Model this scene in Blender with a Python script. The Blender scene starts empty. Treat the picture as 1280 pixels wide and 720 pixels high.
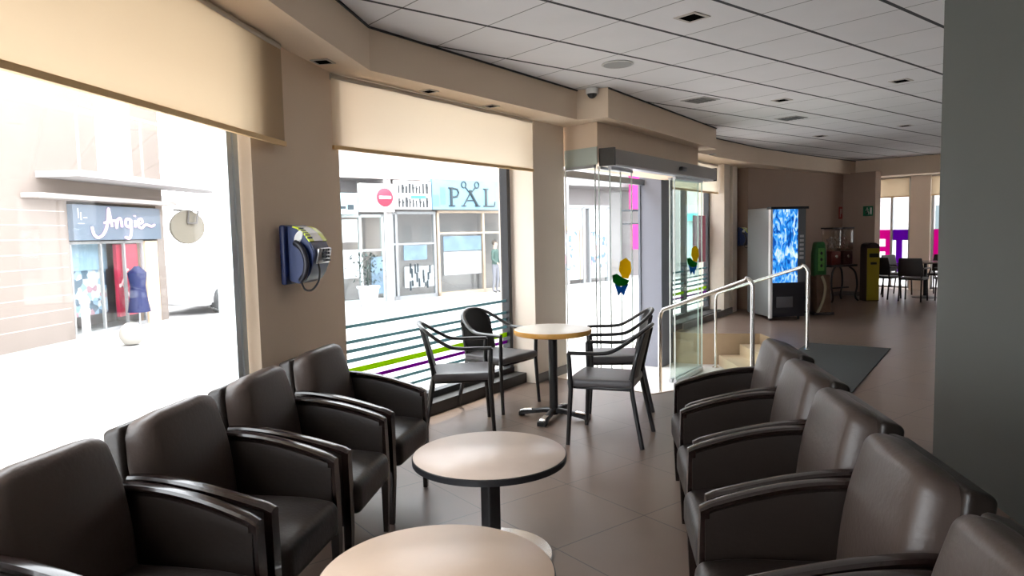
import bpy, bmesh, math, random
from math import sin, cos, pi, radians as R
from mathutils import Vector, Matrix
random.seed(7)
S = bpy.context.scene
COL = S.collection
# ------------------------------------------------------------------ camera, sky, sun, exposure
H = 1.53
F, YAW, PIT, ROL = 873.97, .885970548, .0791759816, -.0217882756
_f = Vector((cos(YAW)*cos(PIT), sin(YAW)*cos(PIT), -sin(PIT)))
_r0 = Vector((sin(YAW), -cos(YAW), 0)); _u0 = _r0.cross(_f)
_r = _r0*cos(ROL)+_u0*sin(ROL); _u = -_r0*sin(ROL)+_u0*cos(ROL)
cam = bpy.data.cameras.new('camera'); cam.sensor_width = 36; cam.lens = F/1280*36
cam.clip_end = 300
co = bpy.data.objects.new('camera', cam); COL.objects.link(co); S.camera = co
m = Matrix((_r, _u, -_f)).transposed().to_4x4(); m.translation = (0, 0, H); co.matrix_world = m

W = bpy.data.worlds.new('sky'); S.world = W; W.use_nodes = True
bg = W.node_tree.nodes['Background']
bg.inputs[0].default_value = (.93, .95, 1, 1); bg.inputs[1].default_value = 8.0
sun = bpy.data.lights.new('sun', 'SUN'); sun.energy = 5; sun.angle = R(.6); sun.color = (1, .95, .86)
so = bpy.data.objects.new('sun', sun); COL.objects.link(so)
SAZ, SEL = R(48), R(66)
so.rotation_euler = Vector((cos(SAZ)*cos(SEL), sin(SAZ)*cos(SEL), sin(SEL))).to_track_quat('Z', 'Y').to_euler()
so.location = (10, 20, 20)
S.view_settings.view_transform = 'Standard'; S.view_settings.look = 'None'
S.view_settings.gamma = 1; S.view_settings.use_curve_mapping = False
S.view_settings.exposure = 0.36

# ------------------------------------------------------------------ materials
MATS = {}
def mat(name, col, rough=.5, metal=0, spec=.5, noise=0, nscale=8, bump=0, bscale=40, emit=None, es=0, coat=0):
    if name in MATS: return MATS[name]
    M = bpy.data.materials.new(name); M.use_nodes = True; nt = M.node_tree
    b = nt.nodes['Principled BSDF']
    b.inputs['Base Color'].default_value = (*col, 1); b.inputs['Roughness'].default_value = rough
    b.inputs['Metallic'].default_value = metal; b.inputs['Specular IOR Level'].default_value = spec
    b.inputs['Coat Weight'].default_value = coat
    if emit: b.inputs['Emission Color'].default_value = (*emit, 1); b.inputs['Emission Strength'].default_value = es
    if noise or bump:
        tc = nt.nodes.new('ShaderNodeTexCoord')
    if noise:
        n = nt.nodes.new('ShaderNodeTexNoise'); n.inputs['Scale'].default_value = nscale; n.inputs['Detail'].default_value = 6
        nt.links.new(tc.outputs['Object'], n.inputs['Vector'])
        mx = nt.nodes.new('ShaderNodeMix'); mx.data_type = 'RGBA'
        mx.inputs['A'].default_value = (*[c*(1-noise) for c in col], 1)
        mx.inputs['B'].default_value = (*[min(1, c*(1+noise)) for c in col], 1)
        nt.links.new(n.outputs['Fac'], mx.inputs['Factor']); nt.links.new(mx.outputs['Result'], b.inputs['Base Color'])
    if bump:
        n2 = nt.nodes.new('ShaderNodeTexNoise'); n2.inputs['Scale'].default_value = bscale; n2.inputs['Detail'].default_value = 4
        nt.links.new(tc.outputs['Object'], n2.inputs['Vector'])
        bp = nt.nodes.new('ShaderNodeBump'); bp.inputs['Strength'].default_value = bump; bp.inputs['Distance'].default_value = .01
        nt.links.new(n2.outputs['Fac'], bp.inputs['Height']); nt.links.new(bp.outputs['Normal'], b.inputs['Normal'])
    MATS[name] = M; return M

def glassmat(name, tint=(1, 1, 1), refl=.07):
    M = bpy.data.materials.new(name); M.use_nodes = True; nt = M.node_tree
    for n in list(nt.nodes): nt.nodes.remove(n)
    o = nt.nodes.new('ShaderNodeOutputMaterial'); t = nt.nodes.new('ShaderNodeBsdfTransparent'); g = nt.nodes.new('ShaderNodeBsdfGlossy')
    t.inputs[0].default_value = (*tint, 1); g.inputs['Roughness'].default_value = .02
    mx = nt.nodes.new('ShaderNodeMixShader'); mx.inputs[0].default_value = refl
    nt.links.new(t.outputs[0], mx.inputs[1]); nt.links.new(g.outputs[0], mx.inputs[2]); nt.links.new(mx.outputs[0], o.inputs[0])
    return M

def fabricmat(name, col, trans, fac=.6):
    M = bpy.data.materials.new(name); M.use_nodes = True; nt = M.node_tree
    for n in list(nt.nodes): nt.nodes.remove(n)
    o = nt.nodes.new('ShaderNodeOutputMaterial'); d = nt.nodes.new('ShaderNodeBsdfDiffuse'); t = nt.nodes.new('ShaderNodeBsdfTranslucent')
    d.inputs[0].default_value = (*col, 1); t.inputs[0].default_value = (*trans, 1)
    mx = nt.nodes.new('ShaderNodeMixShader'); mx.inputs[0].default_value = fac
    w = nt.nodes.new('ShaderNodeTexWave'); w.inputs['Scale'].default_value = 120
    nt.links.new(d.outputs[0], mx.inputs[1]); nt.links.new(t.outputs[0], mx.inputs[2]); nt.links.new(mx.outputs[0], o.inputs[0])
    nt.nodes.remove(w)
    return M

def gridmat(name, tile, grout, x0, y0, sx, sy, wx, wy, rough=.3, rot=0, vary=.1, spec=.5, mottled=0, gb=None, bump=.0):
    """tile surface in world XY: joints at x0+k*sx, y0+k*sy"""
    M = bpy.data.materials.new(name); M.use_nodes = True; nt = M.node_tree; N = nt.nodes.new; L = nt.links.new
    b = nt.nodes['Principled BSDF']; b.inputs['Roughness'].default_value = rough; b.inputs['Specular IOR Level'].default_value = spec
    geo = N('ShaderNodeNewGeometry'); mp = N('ShaderNodeMapping'); mp.vector_type = 'POINT'
    mp.inputs['Rotation'].default_value = (0, 0, rot); L(geo.outputs['Position'], mp.inputs['Vector'])
    sep = N('ShaderNodeSeparateXYZ'); L(mp.outputs[0], sep.inputs[0])
    def mth(op, a, bb=None):
        n = N('ShaderNodeMath'); n.operation = op
        for i, v in enumerate((a, bb)):
            if v is None: continue
            if isinstance(v, (int, float)): n.inputs[i].default_value = v
            else: L(v, n.inputs[i])
        return n.outputs[0]
    outs = []; cells = []
    for o, p0, s, w in ((sep.outputs[0], x0, sx, wx), (sep.outputs[1], y0, sy, wy)):
        q = mth('DIVIDE', mth('SUBTRACT', o, p0-s/2), s)
        fr = mth('FRACT', q); cells.append(mth('FLOOR', q))
        d = mth('ABSOLUTE', mth('SUBTRACT', fr, .5))      # 0 at joint
        outs.append(mth('LESS_THAN', d, w/2/s))
    jx, jy = outs
    cmb = N('ShaderNodeCombineXYZ')
    # the tile index changes at joints: shift by half
    for i, (o, p0, s) in enumerate(((sep.outputs[0], x0, sx), (sep.outputs[1], y0, sy))):
        L(mth('FLOOR', mth('DIVIDE', mth('SUBTRACT', o, p0), s)), cmb.inputs[i])
    wn = N('ShaderNodeTexWhiteNoise'); wn.noise_dimensions = '3D'; L(cmb.outputs[0], wn.inputs['Vector'])
    nz = N('ShaderNodeTexNoise'); nz.inputs['Scale'].default_value = 3.5; nz.inputs['Detail'].default_value = 8
    L(geo.outputs['Position'], nz.inputs['Vector'])
    v = mth('ADD', mth('MULTIPLY', mth('SUBTRACT', wn.outputs['Value'], .5), vary), mth('MULTIPLY', mth('SUBTRACT', nz.outputs['Fac'], .5), mottled))
    sc = mth('ADD', v, 1.0)
    tl = N('ShaderNodeVectorMath'); tl.operation = 'SCALE'; tl.inputs[0].default_value = tile; L(sc, tl.inputs['Scale'])
    m1 = N('ShaderNodeMix'); m1.data_type = 'RGBA'; L(jx, m1.inputs['Factor']); L(tl.outputs[0], m1.inputs['A']); m1.inputs['B'].default_value = (*(gb or grout), 1)
    m2 = N('ShaderNodeMix'); m2.data_type = 'RGBA'; L(jy, m2.inputs['Factor']); L(m1.outputs['Result'], m2.inputs['A']); m2.inputs['B'].default_value = (*grout, 1)
    L(m2.outputs['Result'], b.inputs['Base Color'])
    if mottled:
        rr = mth('ADD', mth('MULTIPLY', nz.outputs['Fac'], .05), rough); L(rr, b.inputs['Roughness'])
    if bump:
        bp = N('ShaderNodeBump'); bp.inputs['Strength'].default_value = bump; bp.inputs['Distance'].default_value = .003
        L(mth('SUBTRACT', 1.0, mth('MAXIMUM', jx, jy)), bp.inputs['Height']); L(bp.outputs[0], b.inputs['Normal'])
    return M

PAINT = mat('warm_paint', (.84, .67, .51), .8, noise=.04, nscale=3, bump=.05, bscale=120)
PAINTL = mat('light_paint', (.86, .75, .64), .75, noise=.03, nscale=3)
SOFF = mat('soffit_paint', (.86, .70, .54), .8, noise=.03, nscale=2)
GREEN = mat('grey_green_paint', (.095, .102, .092), .7, noise=.06, nscale=2)
DARKWALL = mat('taupe_paint', (.44, .32, .25), .8, noise=.05, nscale=2)
BLACK = mat('black_metal', (.018, .018, .02), .35)
FRAME = mat('dark_frame', (.02, .022, .026), .4)
ALU = mat('aluminium', (.55, .57, .6), .35, metal=.7)
CHROME = mat('brushed_steel', (.75, .74, .72), .22, metal=1)
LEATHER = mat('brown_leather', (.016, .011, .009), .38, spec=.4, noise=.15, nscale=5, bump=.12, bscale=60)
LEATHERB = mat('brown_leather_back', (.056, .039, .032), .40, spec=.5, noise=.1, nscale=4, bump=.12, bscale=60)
DWOOD = mat('dark_wood', (.012, .006, .005), .20, noise=.3, nscale=12, coat=.3)
LAM = mat('beige_laminate', (.62, .50, .42), .30, noise=.05, nscale=14)
LAM2 = mat('pale_laminate', (.84, .79, .70), .28, noise=.03, nscale=14)
HONEY = mat('honey_wood', (.80, .42, .10), .35, noise=.15, nscale=20)
VINYL = mat('black_vinyl', (.035, .035, .04), .33, bump=.1, bscale=80)
VINYLB = mat('grey_vinyl_seat', (.10, .095, .10), .38, bump=.1, bscale=80)
TUBE = mat('black_tube', (.022, .022, .024), .28, coat=.2)
MESHB = mat('black_perforated_back', (.02, .021, .022), .5)
WHITE = mat('white_plastic', (.8, .8, .78), .4)
MARBLE = mat('beige_marble', (.66, .52, .36), .35, noise=.12, nscale=6)
RISER = mat('brown_marble', (.40, .29, .19), .4, noise=.15, nscale=6)
STREET = gridmat('street_paving', (.46, .45, .44), (.36, .35, .34), 0, 0, .6, .6, .01, .01, rough=.8, vary=.06, mottled=.1)
FLOORM = gridmat('stoneware_floor', (.195, .138, .108), (.07, .055, .05), 2.13, 3.11, .62, .62, .006, .006, rough=.31, rot=R(2), vary=.08, mottled=.3, spec=.5)
CEILM = gridmat('acoustic_tile', (.80, .785, .80), (.05, .05, .055), 2.302, 1.982, .657, .615, .010, .030, rough=.9, vary=.04, mottled=.08, gb=(.26, .25, .25), bump=.4)
MAT_RUG = mat('dark_mat', (.06, .066, .066), .9, noise=.2, nscale=60)
GLASS = glassmat('clear_glass', (.97, .985, .98), .06)
GLASSG = glassmat('green_glass', (.90, .955, .93), .09)
BLIND = fabricmat('cream_blind', (.80, .70, .56), (.84, .73, .58))
STONE = mat('pale_stone', (.235, .195, .17), .85, noise=.06, nscale=2)
PLASTER = mat('white_plaster', (.38, .36, .36), .85, noise=.03, nscale=2)
def C(name, col, rough=.5, **k): return mat(name, col, rough, **k)

# ------------------------------------------------------------------ helpers
def obj(name, bm, m, parent=None, smooth=False, loc=None):
    me = bpy.data.meshes.new(name)
    bmesh.ops.recalc_face_normals(bm, faces=bm.faces)
    bm.to_mesh(me); bm.free()
    ms = m if isinstance(m, (list, tuple)) else [m]
    for x in ms: me.materials.append(x)
    if smooth:
        for p in me.polygons: p.use_smooth = True
        if smooth != 'all':
            try: me.set_sharp_from_angle(angle=R(40))
            except Exception: pass
    o = bpy.data.objects.new(name, me); COL.objects.link(o)
    if parent is not None: o.parent = parent
    if loc: o.location = loc
    return o
def tag(o, label=None, cat=None, group=None, kind=None):
    for k, v in (('label', label), ('category', cat), ('group', group), ('kind', kind)):
        if v: o[k] = v
    return o
def struct(o): o['kind'] = 'structure'; return o
def thing(name, label, cat, loc=(0, 0, 0), rz=0, group=None):
    o = bpy.data.objects.new(name, None); o.empty_display_size = .1; COL.objects.link(o)
    o.location = loc; o.rotation_euler = (0, 0, rz)
    return tag(o, label, cat, group)
def dup(root, loc, rz, label=None, group=None):
    r = root.copy(); COL.objects.link(r); r.location = loc; r.rotation_euler = (0, 0, rz)
    if label: r['label'] = label
    if group: r['group'] = group
    for ch in list(root.children):
        c = ch.copy(); COL.objects.link(c); c.parent = r
        for g in ch.children:
            d = g.copy(); COL.objects.link(d); d.parent = c
    return r
B = bmesh.new
def box(bm, x0, x1, y0, y1, z0, z1, mi=0, M=None):
    vs = [bm.verts.new(M @ Vector(p) if M else p) for p in
          ((x0, y0, z0), (x1, y0, z0), (x1, y1, z0), (x0, y1, z0), (x0, y0, z1), (x1, y0, z1), (x1, y1, z1), (x0, y1, z1))]
    for f in ((0, 1, 2, 3), (4, 5, 6, 7), (0, 1, 5, 4), (1, 2, 6, 5), (2, 3, 7, 6), (3, 0, 4, 7)):
        fc = bm.faces.new([vs[i] for i in f]); fc.material_index = mi
    return bm
def prism(bm, pts, z0, z1, mi=0):
    n = len(pts); lo = [bm.verts.new((p[0], p[1], z0)) for p in pts]; hi = [bm.verts.new((p[0], p[1], z1)) for p in pts]
    fs = [bm.faces.new(lo[::-1]), bm.faces.new(hi)]
    for i in range(n): fs.append(bm.faces.new([lo[i], lo[(i+1) % n], hi[(i+1) % n], hi[i]]))
    for f in fs: f.material_index = mi
    return bm
def extr(bm, prof, a, b, axis='y', mi=0):
    """profile in the (x,z) plane extruded along y from a to b"""
    n = len(prof)
    lo = [bm.verts.new((p[0], a, p[1])) for p in prof]; hi = [bm.verts.new((p[0], b, p[1])) for p in prof]
    fs = [bm.faces.new(lo), bm.faces.new(hi[::-1])]
    for i in range(n): fs.append(bm.faces.new([lo[i], hi[i], hi[(i+1) % n], lo[(i+1) % n]]))
    for f in fs: f.material_index = mi
    return bm
def rbox(bm, c, s, r, n=4, k=6, fn=None, mi=0):
    """rounded box, centre c, size s, radius r; fn deforms a local point (before moving to c)"""
    r = min(r, min(s)/2-1e-4)
    def ticks(h):
        a = [-h+r*(1-cos(pi/2*i/n)) for i in range(n)]
        mid = [-h+r+(2*h-2*r)*i/k for i in range(k+1)]
        return a+mid+[-x for x in a[::-1]]
    T = [ticks(q/2) for q in s]
    cache = {}
    def V(i, j, l):
        key = (i, j, l)
        if key not in cache:
            p = Vector((T[0][i], T[1][j], T[2][l]))
            q = Vector([max(-s[a]/2+r, min(s[a]/2-r, p[a])) for a in range(3)])
            d = p-q
            if d.length > 1e-9: p = q+d.normalized()*r
            if fn: p = Vector(fn(p))
            cache[key] = bm.verts.new(p+Vector(c))
        return cache[key]
    nx, ny, nz = [len(t)-1 for t in T]
    def quad(*v):
        if len(set(v)) >= 3:
            try: bm.faces.new(v).material_index = mi
            except ValueError: pass
    for i in range(nx):
        for j in range(ny):
            quad(V(i, j, 0), V(i, j+1, 0), V(i+1, j+1, 0), V(i+1, j, 0)); quad(V(i, j, nz), V(i+1, j, nz), V(i+1, j+1, nz), V(i, j+1, nz))
    for i in range(nx):
        for l in range(nz):
            quad(V(i, 0, l), V(i+1, 0, l), V(i+1, 0, l+1), V(i, 0, l+1)); quad(V(i, ny, l), V(i, ny, l+1), V(i+1, ny, l+1), V(i+1, ny, l))
    for j in range(ny):
        for l in range(nz):
            quad(V(0, j, l), V(0, j, l+1), V(0, j+1, l+1), V(0, j+1, l)); quad(V(nx, j, l), V(nx, j+1, l), V(nx, j+1, l+1), V(nx, j, l+1))
    return bm
def loft(bm, rings, cap=True, closed=False, mi=0):
    vr = [[bm.verts.new(p) for p in ring] for ring in rings]
    n = len(vr[0]); m_ = len(vr)
    for i in range(m_ if closed else m_-1):
        a, b = vr[i], vr[(i+1) % m_]
        for j in range(n): bm.faces.new([a[j], a[(j+1) % n], b[(j+1) % n], b[j]]).material_index = mi
    if cap and not closed: bm.faces.new(vr[0][::-1]).material_index = mi; bm.faces.new(vr[-1]).material_index = mi
    return bm
def smoothpath(pts, sub=6):
    P = [Vector(p) for p in pts]; out = []
    for i in range(len(P)-1):
        p0 = P[max(i-1, 0)]; p1 = P[i]; p2 = P[i+1]; p3 = P[min(i+2, len(P)-1)]
        for k in range(sub):
            t = k/sub
            out.append(.5*((2*p1)+(-p0+p2)*t+(2*p0-5*p1+4*p2-p3)*t*t+(-p0+3*p1-3*p2+p3)*t**3))
    out.append(P[-1]); return out
def tube(bm, pts, r, n=10, up=(0, 0, 1), rx=None, mi=0):
    """swept tube; r float or list; rx = second radius (elliptic, along 'side')"""
    P = [Vector(p) for p in pts]; rings = []; prev = None
    for i, p in enumerate(P):
        t = (P[min(i+1, len(P)-1)]-P[max(i-1, 0)]).normalized()
        if prev is None:
            a = Vector(up)
            if abs(a.dot(t)) > .95: a = Vector((1, 0, 0))
            s = t.cross(a).normalized()
        else:
            s = (prev-t*prev.dot(t)).normalized()
        prev = s; w = s.cross(t)
        rr = r[i] if isinstance(r, (list, tuple)) else r
        r2 = rr if rx is None else rx
        rings.append([p+s*cos(2*pi*k/n)*r2+w*sin(2*pi*k/n)*rr for k in range(n)])
    return loft(bm, rings, mi=mi)
def bar(bm, a, b, wa, wb=None, mi=0):
    """square tapering bar between points a and b"""
    wb = wa if wb is None else wb
    a = Vector(a); b = Vector(b)
    rings = [[(p.x-w/2, p.y-w/2, p.z), (p.x+w/2, p.y-w/2, p.z), (p.x+w/2, p.y+w/2, p.z), (p.x-w/2, p.y+w/2, p.z)] for p, w in ((a, wa), (b, wb))]
    return loft(bm, rings, mi=mi)
def lathe(bm, prof, n=48, c=(0, 0), mi=0, sx=1, sy=1):
    rings = [[(c[0]+r*cos(2*pi*k/n)*sx, c[1]+r*sin(2*pi*k/n)*sy, z) for k in range(n)] for r, z in prof]
    return loft(bm, rings, mi=mi)
DF = Vector((cos(R(17)), sin(R(17)), 0)); NF = Vector((-sin(R(17)), cos(R(17)), 0)); O = Vector((4.6, 5.27, 0))
def fs(s, t, z=0):                                   # facade coordinates: s along the street front, t outwards
    return O+DF*s+NF*t+Vector((0, 0, z))
def f2(s, t): p = fs(s, t); return (p.x, p.y)
def fprism(bm, s0, s1, t0, t1, z0, z1, mi=0): return prism(bm, [f2(s0, t0), f2(s1, t0), f2(s1, t1), f2(s0, t1)], z0, z1, mi)
def frameM(p, ang):                                  # local x along ang, y to the left of it
    return Matrix.Translation(Vector(p)) @ Matrix.Rotation(ang, 4, 'Z')
def text(name, body, size, m, parent, M, depth=.01, align='CENTER', sx=1, shear=0, off=0):
    cu = bpy.data.curves.new(name+'_c', 'FONT'); cu.body = body; cu.size = size; cu.extrude = depth/2; cu.align_x = align; cu.align_y = 'CENTER'
    cu.shear = shear; cu.offset = off
    tmp = bpy.data.objects.new(name+'_t', cu); COL.objects.link(tmp)
    dg = bpy.context.evaluated_depsgraph_get(); me = bpy.data.meshes.new_from_object(tmp.evaluated_get(dg))
    bpy.data.objects.remove(tmp)
    me.transform(M @ Matrix.Rotation(pi/2, 4, 'X') @ Matrix.Diagonal((sx, 1, 1, 1)))
    me.materials.clear(); me.materials.append(m)
    o = bpy.data.objects.new(name, me); COL.objects.link(o); o.parent = parent
    return o

# ================================================================== STRUCTURE
ZC, ZS = 2.92, 2.63
WIN1 = Vector((1.30, 3.76, 0)); A1 = R(43)
D1 = Vector((cos(A1), sin(A1), 0)); N1 = Vector((-sin(A1), cos(A1), 0))
def w1(s, t, z=0): return WIN1+D1*s+N1*t+Vector((0, 0, z))     # window one coordinates
# stair well outline at floor level
WELL = [f2(.38, .3), f2(.10, -1.21), (5.42, 4.08), (6.20, 3.86), (8.20, 4.40), (9.08, 5.48), (8.52, 6.10), f2(3.95, .3)]
floor_out = [(-4, -3.2), (17.9, -3.2), (17.9, 8.6), (12.2, 7.9)]
# floor: outline with the well cut in from the facade side
pts = [(-2.4, -.6), (.7, -2.6), (17.9, -3.2), (17.9, 8.4), (12.5, 8.1), f2(6.6, .42), f2(3.95, .42)] + WELL[::-1] + [f2(.38, .42), (2.15, 4.9), (1.22, 4.0)]
bm = B()
prism(bm, pts, -.18, 0)
bmesh.ops.triangulate(bm, faces=[f for f in bm.faces if len(f.verts) > 4])
struct(obj('floor', bm, FLOORM))
# entrance landing and steps
bm = B(); prism(bm, [f2(-.2, .95), f2(-.1, -2.1), f2(3.6, -2.1), (9.6, 5.4), f2(4.6, .95)], -.6, -.45)
o = obj('floor_landing', bm, C('landing_stone', (.62, .60, .57), .5)); struct(o)
def offs(poly, d):
    out = []
    for i, p in enumerate(poly):
        a = Vector(poly[max(i-1, 0)]); b = Vector(p); c = Vector(poly[min(i+1, len(poly)-1)])
        n1 = Vector(((b-a).y, -(b-a).x)) if i else None; n2 = Vector(((c-b).y, -(c-b).x)) if i < len(poly)-1 else None
        ns = [n.normalized() for n in (n1, n2) if n is not None]
        n = sum(ns, Vector((0, 0)))/len(ns); n = n/ (n.length**2)
        out.append((b.x-n.x*d, b.y-n.y*d))
    return out
edge = [(6.20, 3.86), (8.20, 4.40), (9.08, 5.48)]
for k, z in ((1, -.15), (2, -.30)):
    inner = offs(edge, .30*k)
    outer = edge
    bm = B(); prism(bm, inner+outer[::-1], -.45, z)
    struct(obj('trim_%d' % k, bm, MARBLE))
# brown curb along the well's inside wall
bm = B()
for a, b in zip(WELL[:-1], WELL[1:]):
    a = Vector((*a, 0)); b = Vector((*b, 0)); d = (b-a).normalized(); n = Vector((d.y, -d.x, 0))
    c0 = sum((Vector((*q, 0)) for q in WELL), Vector())/len(WELL)
    if (c0-a).dot(n) < 0: n = -n
    prism(bm, [(a+n*.001)[:2], (b+n*.001)[:2], (b+n*.018)[:2], (a+n*.018)[:2]], -.45, .004)
struct(obj('trim_3', bm, RISER))

# street
bm = B(); box(bm, -60, 90, -25, 60, -.62, -.46); o = obj('pavement', bm, STREET); struct(o)
bm = B(); prism(bm, [tuple(w1(-14, 2.3)[:2]), tuple(w1(3, 2.3)[:2]), tuple(w1(3, 2.45)[:2]), tuple(w1(-14, 2.45)[:2])], -.46, -.34)
struct(obj('kerb', bm, STONE))

# ceiling
ceil_poly = [(-3, -1.5), (1, -3.4), (18.2, -3.6), (18.2, 8.6), (12, 8.4), f2(-2.5, .55), tuple(w1(.4, .4)[:2]), tuple(w1(-5.5, .4)[:2])]
bm = B(); prism(bm, ceil_poly, ZC, ZC+.12); struct(obj('ceiling', bm, CEILM))
# bulkhead (the dropped strip along the windows)
inner = [(-2.35, -.25), (1.60, 3.62), (2.31, 4.28), (4.98, 5.02)]
bm = B(); prism(bm, inner + [f2(.2, .5), f2(-2.45, .5), tuple(w1(.25, .35)[:2]), tuple(w1(-5, .35)[:2])], ZS, ZC-.001); struct(obj('trim_4', bm, SOFF))
bm = B(); prism(bm, [(4.98, 5.02), (5.15, 4.76), (8.50, 5.83), (8.42, 6.2), f2(4.0, .5), f2(.2, .5)], ZS, ZC-.001); struct(obj('trim_5', bm, SOFF))
curve = [(8.42, 6.18), (9.5, 6.48), (11.1, 6.80), (12.9, 7.0), (14.5, 7.10), (15.6, 7.16)]
bm = B(); prism(bm, curve + [(15.6, 8.3), (12.2, 8.1), f2(4.0, .5)], ZS, ZC-.001); struct(obj('trim_6', bm, SOFF))
# dark shadow gap trim between bulkhead and ceiling
for i, seg in enumerate((inner, [(5.15, 4.76), (8.50, 5.83)], curve)):
    bm = B()
    pts3 = [(x, y, ZC-.012) for x, y in seg]
    for a, b in zip(pts3[:-1], pts3[1:]):
        a = Vector(a); b = Vector(b); d = (b-a).normalized(); n = Vector((d.y, -d.x, 0))
        prism(bm, [a[:2], b[:2], (b+n*.012)[:2], (a+n*.012)[:2]], ZC-.014, ZC-.002)
    struct(obj('trim_%d' % (7+i), bm, C('shadow_gap', (.06, .055, .05), .8)))
# end beam above the opening to the far room
bm = B(); prism(bm, [(15.6, 7.16), (15.95, 4.0), (15.95, -3.4), (16.3, -3.4), (16.3, 7.6), (15.6, 8)], 2.56, ZC-.001); struct(obj('trim_10', bm, SOFF))

# pillar between window one and window two
bm = B(); prism(bm, [(1.325, 3.80), (2.18, 4.53), f2(-2.5, .42), tuple(w1(.2, .25)[:2]), tuple(w1(.03, .12)[:2])], -.62, ZS+.02)
struct(obj('wall_street', bm, PAINT))
# entrance left column
bm = B(); fprism(bm, 0, .63, 0, .42, -.62, ZS+.02); struct(obj('wall_column', bm, PAINTL))
bm = B(); fprism(bm, -.015, .64, -.015, .0, 0, .09); fprism(bm, .02, .63, -.012, .3, 0, .001); struct(obj('baseboard_column', bm, C('stone_base', (.17, .15, .14), .5)))
# entrance right column, the blue-grey of its shade put into the wall colour
bm = B(); fprism(bm, 3.50, 3.94, .05, .38, -.62, ZS+.02); struct(obj('wall_entrance', bm, C('column_shade_grey', (.17, .18, .215), .7)))
# column right of window three
bm = B(); fprism(bm, 6.27, 6.60, 0, .45, -.4, ZS+.02); struct(obj('wall_pier', bm, PAINTL))
bm = B(); prism(bm, [f2(6.60, .10), f2(6.95, .10), (11.62, 7.50), (11.62, 8.0), f2(6.60, .45)], -.4, ZS+.02); struct(obj('wall_side', bm, DARKWALL))
bm = B(); fprism(bm, 6.72, 6.97, -.02, .12, 0, ZS+.02); struct(obj('wall_rib', bm, PAINTL))
bm = B(); prism(bm, [(11.62, 7.28), (15.35, 7.30), (15.35, 8.0), (11.62, 8.0)], -.4, ZS+.02); struct(obj('wall_rear', bm, DARKWALL))
bm = B(); prism(bm, [(15.35, 6.62), (15.60, 6.62), (15.60, 8.0), (15.35, 8.0)], -.4, ZS+.02); struct(obj('wall_end', bm, DARKWALL))
bm = B()
prism(bm, [(11.62, 7.26), (15.33, 7.28), (15.33, 7.30), (11.62, 7.28)], 0, .09); prism(bm, [(15.33, 6.62), (15.35, 6.62), (15.35, 7.3), (15.33, 7.3)], 0, .09)
fprism(bm, 4.2, 6.9, -.02, 0, 0, .10)
struct(obj('baseboard_rear', bm, C('stone_base', (.17, .15, .14), .5)))
# right hand wall beside the armchairs and the closing walls
GD = Vector((cos(R(40)), sin(R(40)), 0)); GN = Vector((sin(R(40)), -cos(R(40)), 0)); G0 = Vector((4.98, 1.75, 0))
bm = B(); prism(bm, [G0[:2], (G0-GD*5.6)[:2], (G0-GD*5.6+GN*.35)[:2], (G0+GN*.35)[:2]], 0, ZC); struct(obj('wall_right', bm, GREEN))
bm = B(); prism(bm, [(-2.45, -.1), (.72, -2.0), (.6, -2.2), (-2.6, -.3)], -.4, ZC); struct(obj('wall_back', bm, GREEN))
bm = B(); box(bm, .4, 17.9, -3.3, -3.1, 0, ZC); struct(obj('wall_south', bm, DARKWALL))

# far room street wall with two windows
bm = B()
FX = 17.5
for y0, y1, z0, z1 in ((7.75, 8.6, -.4, ZC), (6.33, 6.76, -.4, ZC), (4.6, 5.1, -.4, ZC), (-3.2, 2.9, -.4, ZC), (-3.2, 8.6, 2.62, ZC)):
    box(bm, FX, FX+.3, y0, y1, z0, z1)
struct(obj('wall_far', bm, PAINTL))
bm = B(); box(bm, 15.6, 17.9, 8.0, 8.25, -.4, ZC); struct(obj('wall_far_side', bm, PAINTL))

# ------------------------------------------------------------------ windows
def pane(name, a, b, z0, z1, m=GLASS, th=.012, parent=None):
    a = Vector((*a[:2], 0)); b = Vector((*b[:2], 0)); d = (b-a).normalized(); n = Vector((-d.y, d.x, 0))*th/2
    bm = B(); prism(bm, [(a-n)[:2], (b-n)[:2], (b+n)[:2], (a+n)[:2]], z0, z1); return obj(name, bm, m, parent)
def window(idx, a, b, z0, z1, mat_f, verticals, fw=.05, dep=.07, ledge=.0):
    w = bpy.data.objects.new('window_%d' % idx, None); COL.objects.link(w); struct(w)
    a = Vector((*a[:2], 0)); b = Vector((*b[:2], 0)); L = (b-a).length; ang = math.atan2((b-a).y, (b-a).x); M = frameM(a, ang)
    bm = B()
    box(bm, 0, L, -dep/2, dep/2, z0, z0+fw, M=M); box(bm, 0, L, -dep/2, dep/2, z1-fw, z1, M=M)
    for v in verticals: box(bm, v-fw/2, v+fw/2, -dep/2, dep/2, z0, z1, M=M)
    obj('window_frame', bm, mat_f, w)
    bm = B(); box(bm, 0, L, -.006, .006, z0+fw, z1-fw, M=M); obj('glass_pane', bm, GLASS, w)
    return w, M, L
w1a = w1(-5.2, .10); w1b = w1(.02, .10)
w_1, M1, L1 = window(1, w1a, w1b, .06, ZS, C('silver_frame', (.62, .66, .68), .3, metal=.2), [.03, 2.6, 5.165, 5.10], fw=.045, dep=.09)
bm = B(); prism(bm, [tuple(w1(-5.2, -.10)[:2]), tuple(w1(.02, -.06)[:2]), tuple(w1(.02, .4)[:2]), tuple(w1(-5.2, .4)[:2])], -.6, .06); struct(obj('trim_11', bm, C('dark_ledge', (.035, .033, .032), .5)))
a2 = fs(-2.35, .30); b2 = fs(-.02, .30)
w_2, M2, L2 = window(2, a2, b2, .10, ZS, FRAME, [.03, 2.29], fw=.055, dep=.09)
bm = B(); fprism(bm, -2.45, 0, .12, .45, -.6, .10); struct(obj('trim_12', bm, C('dark_ledge', (.035, .033, .032), .5)))
a3 = fs(3.94, .30); b3 = fs(6.26, .30)
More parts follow.
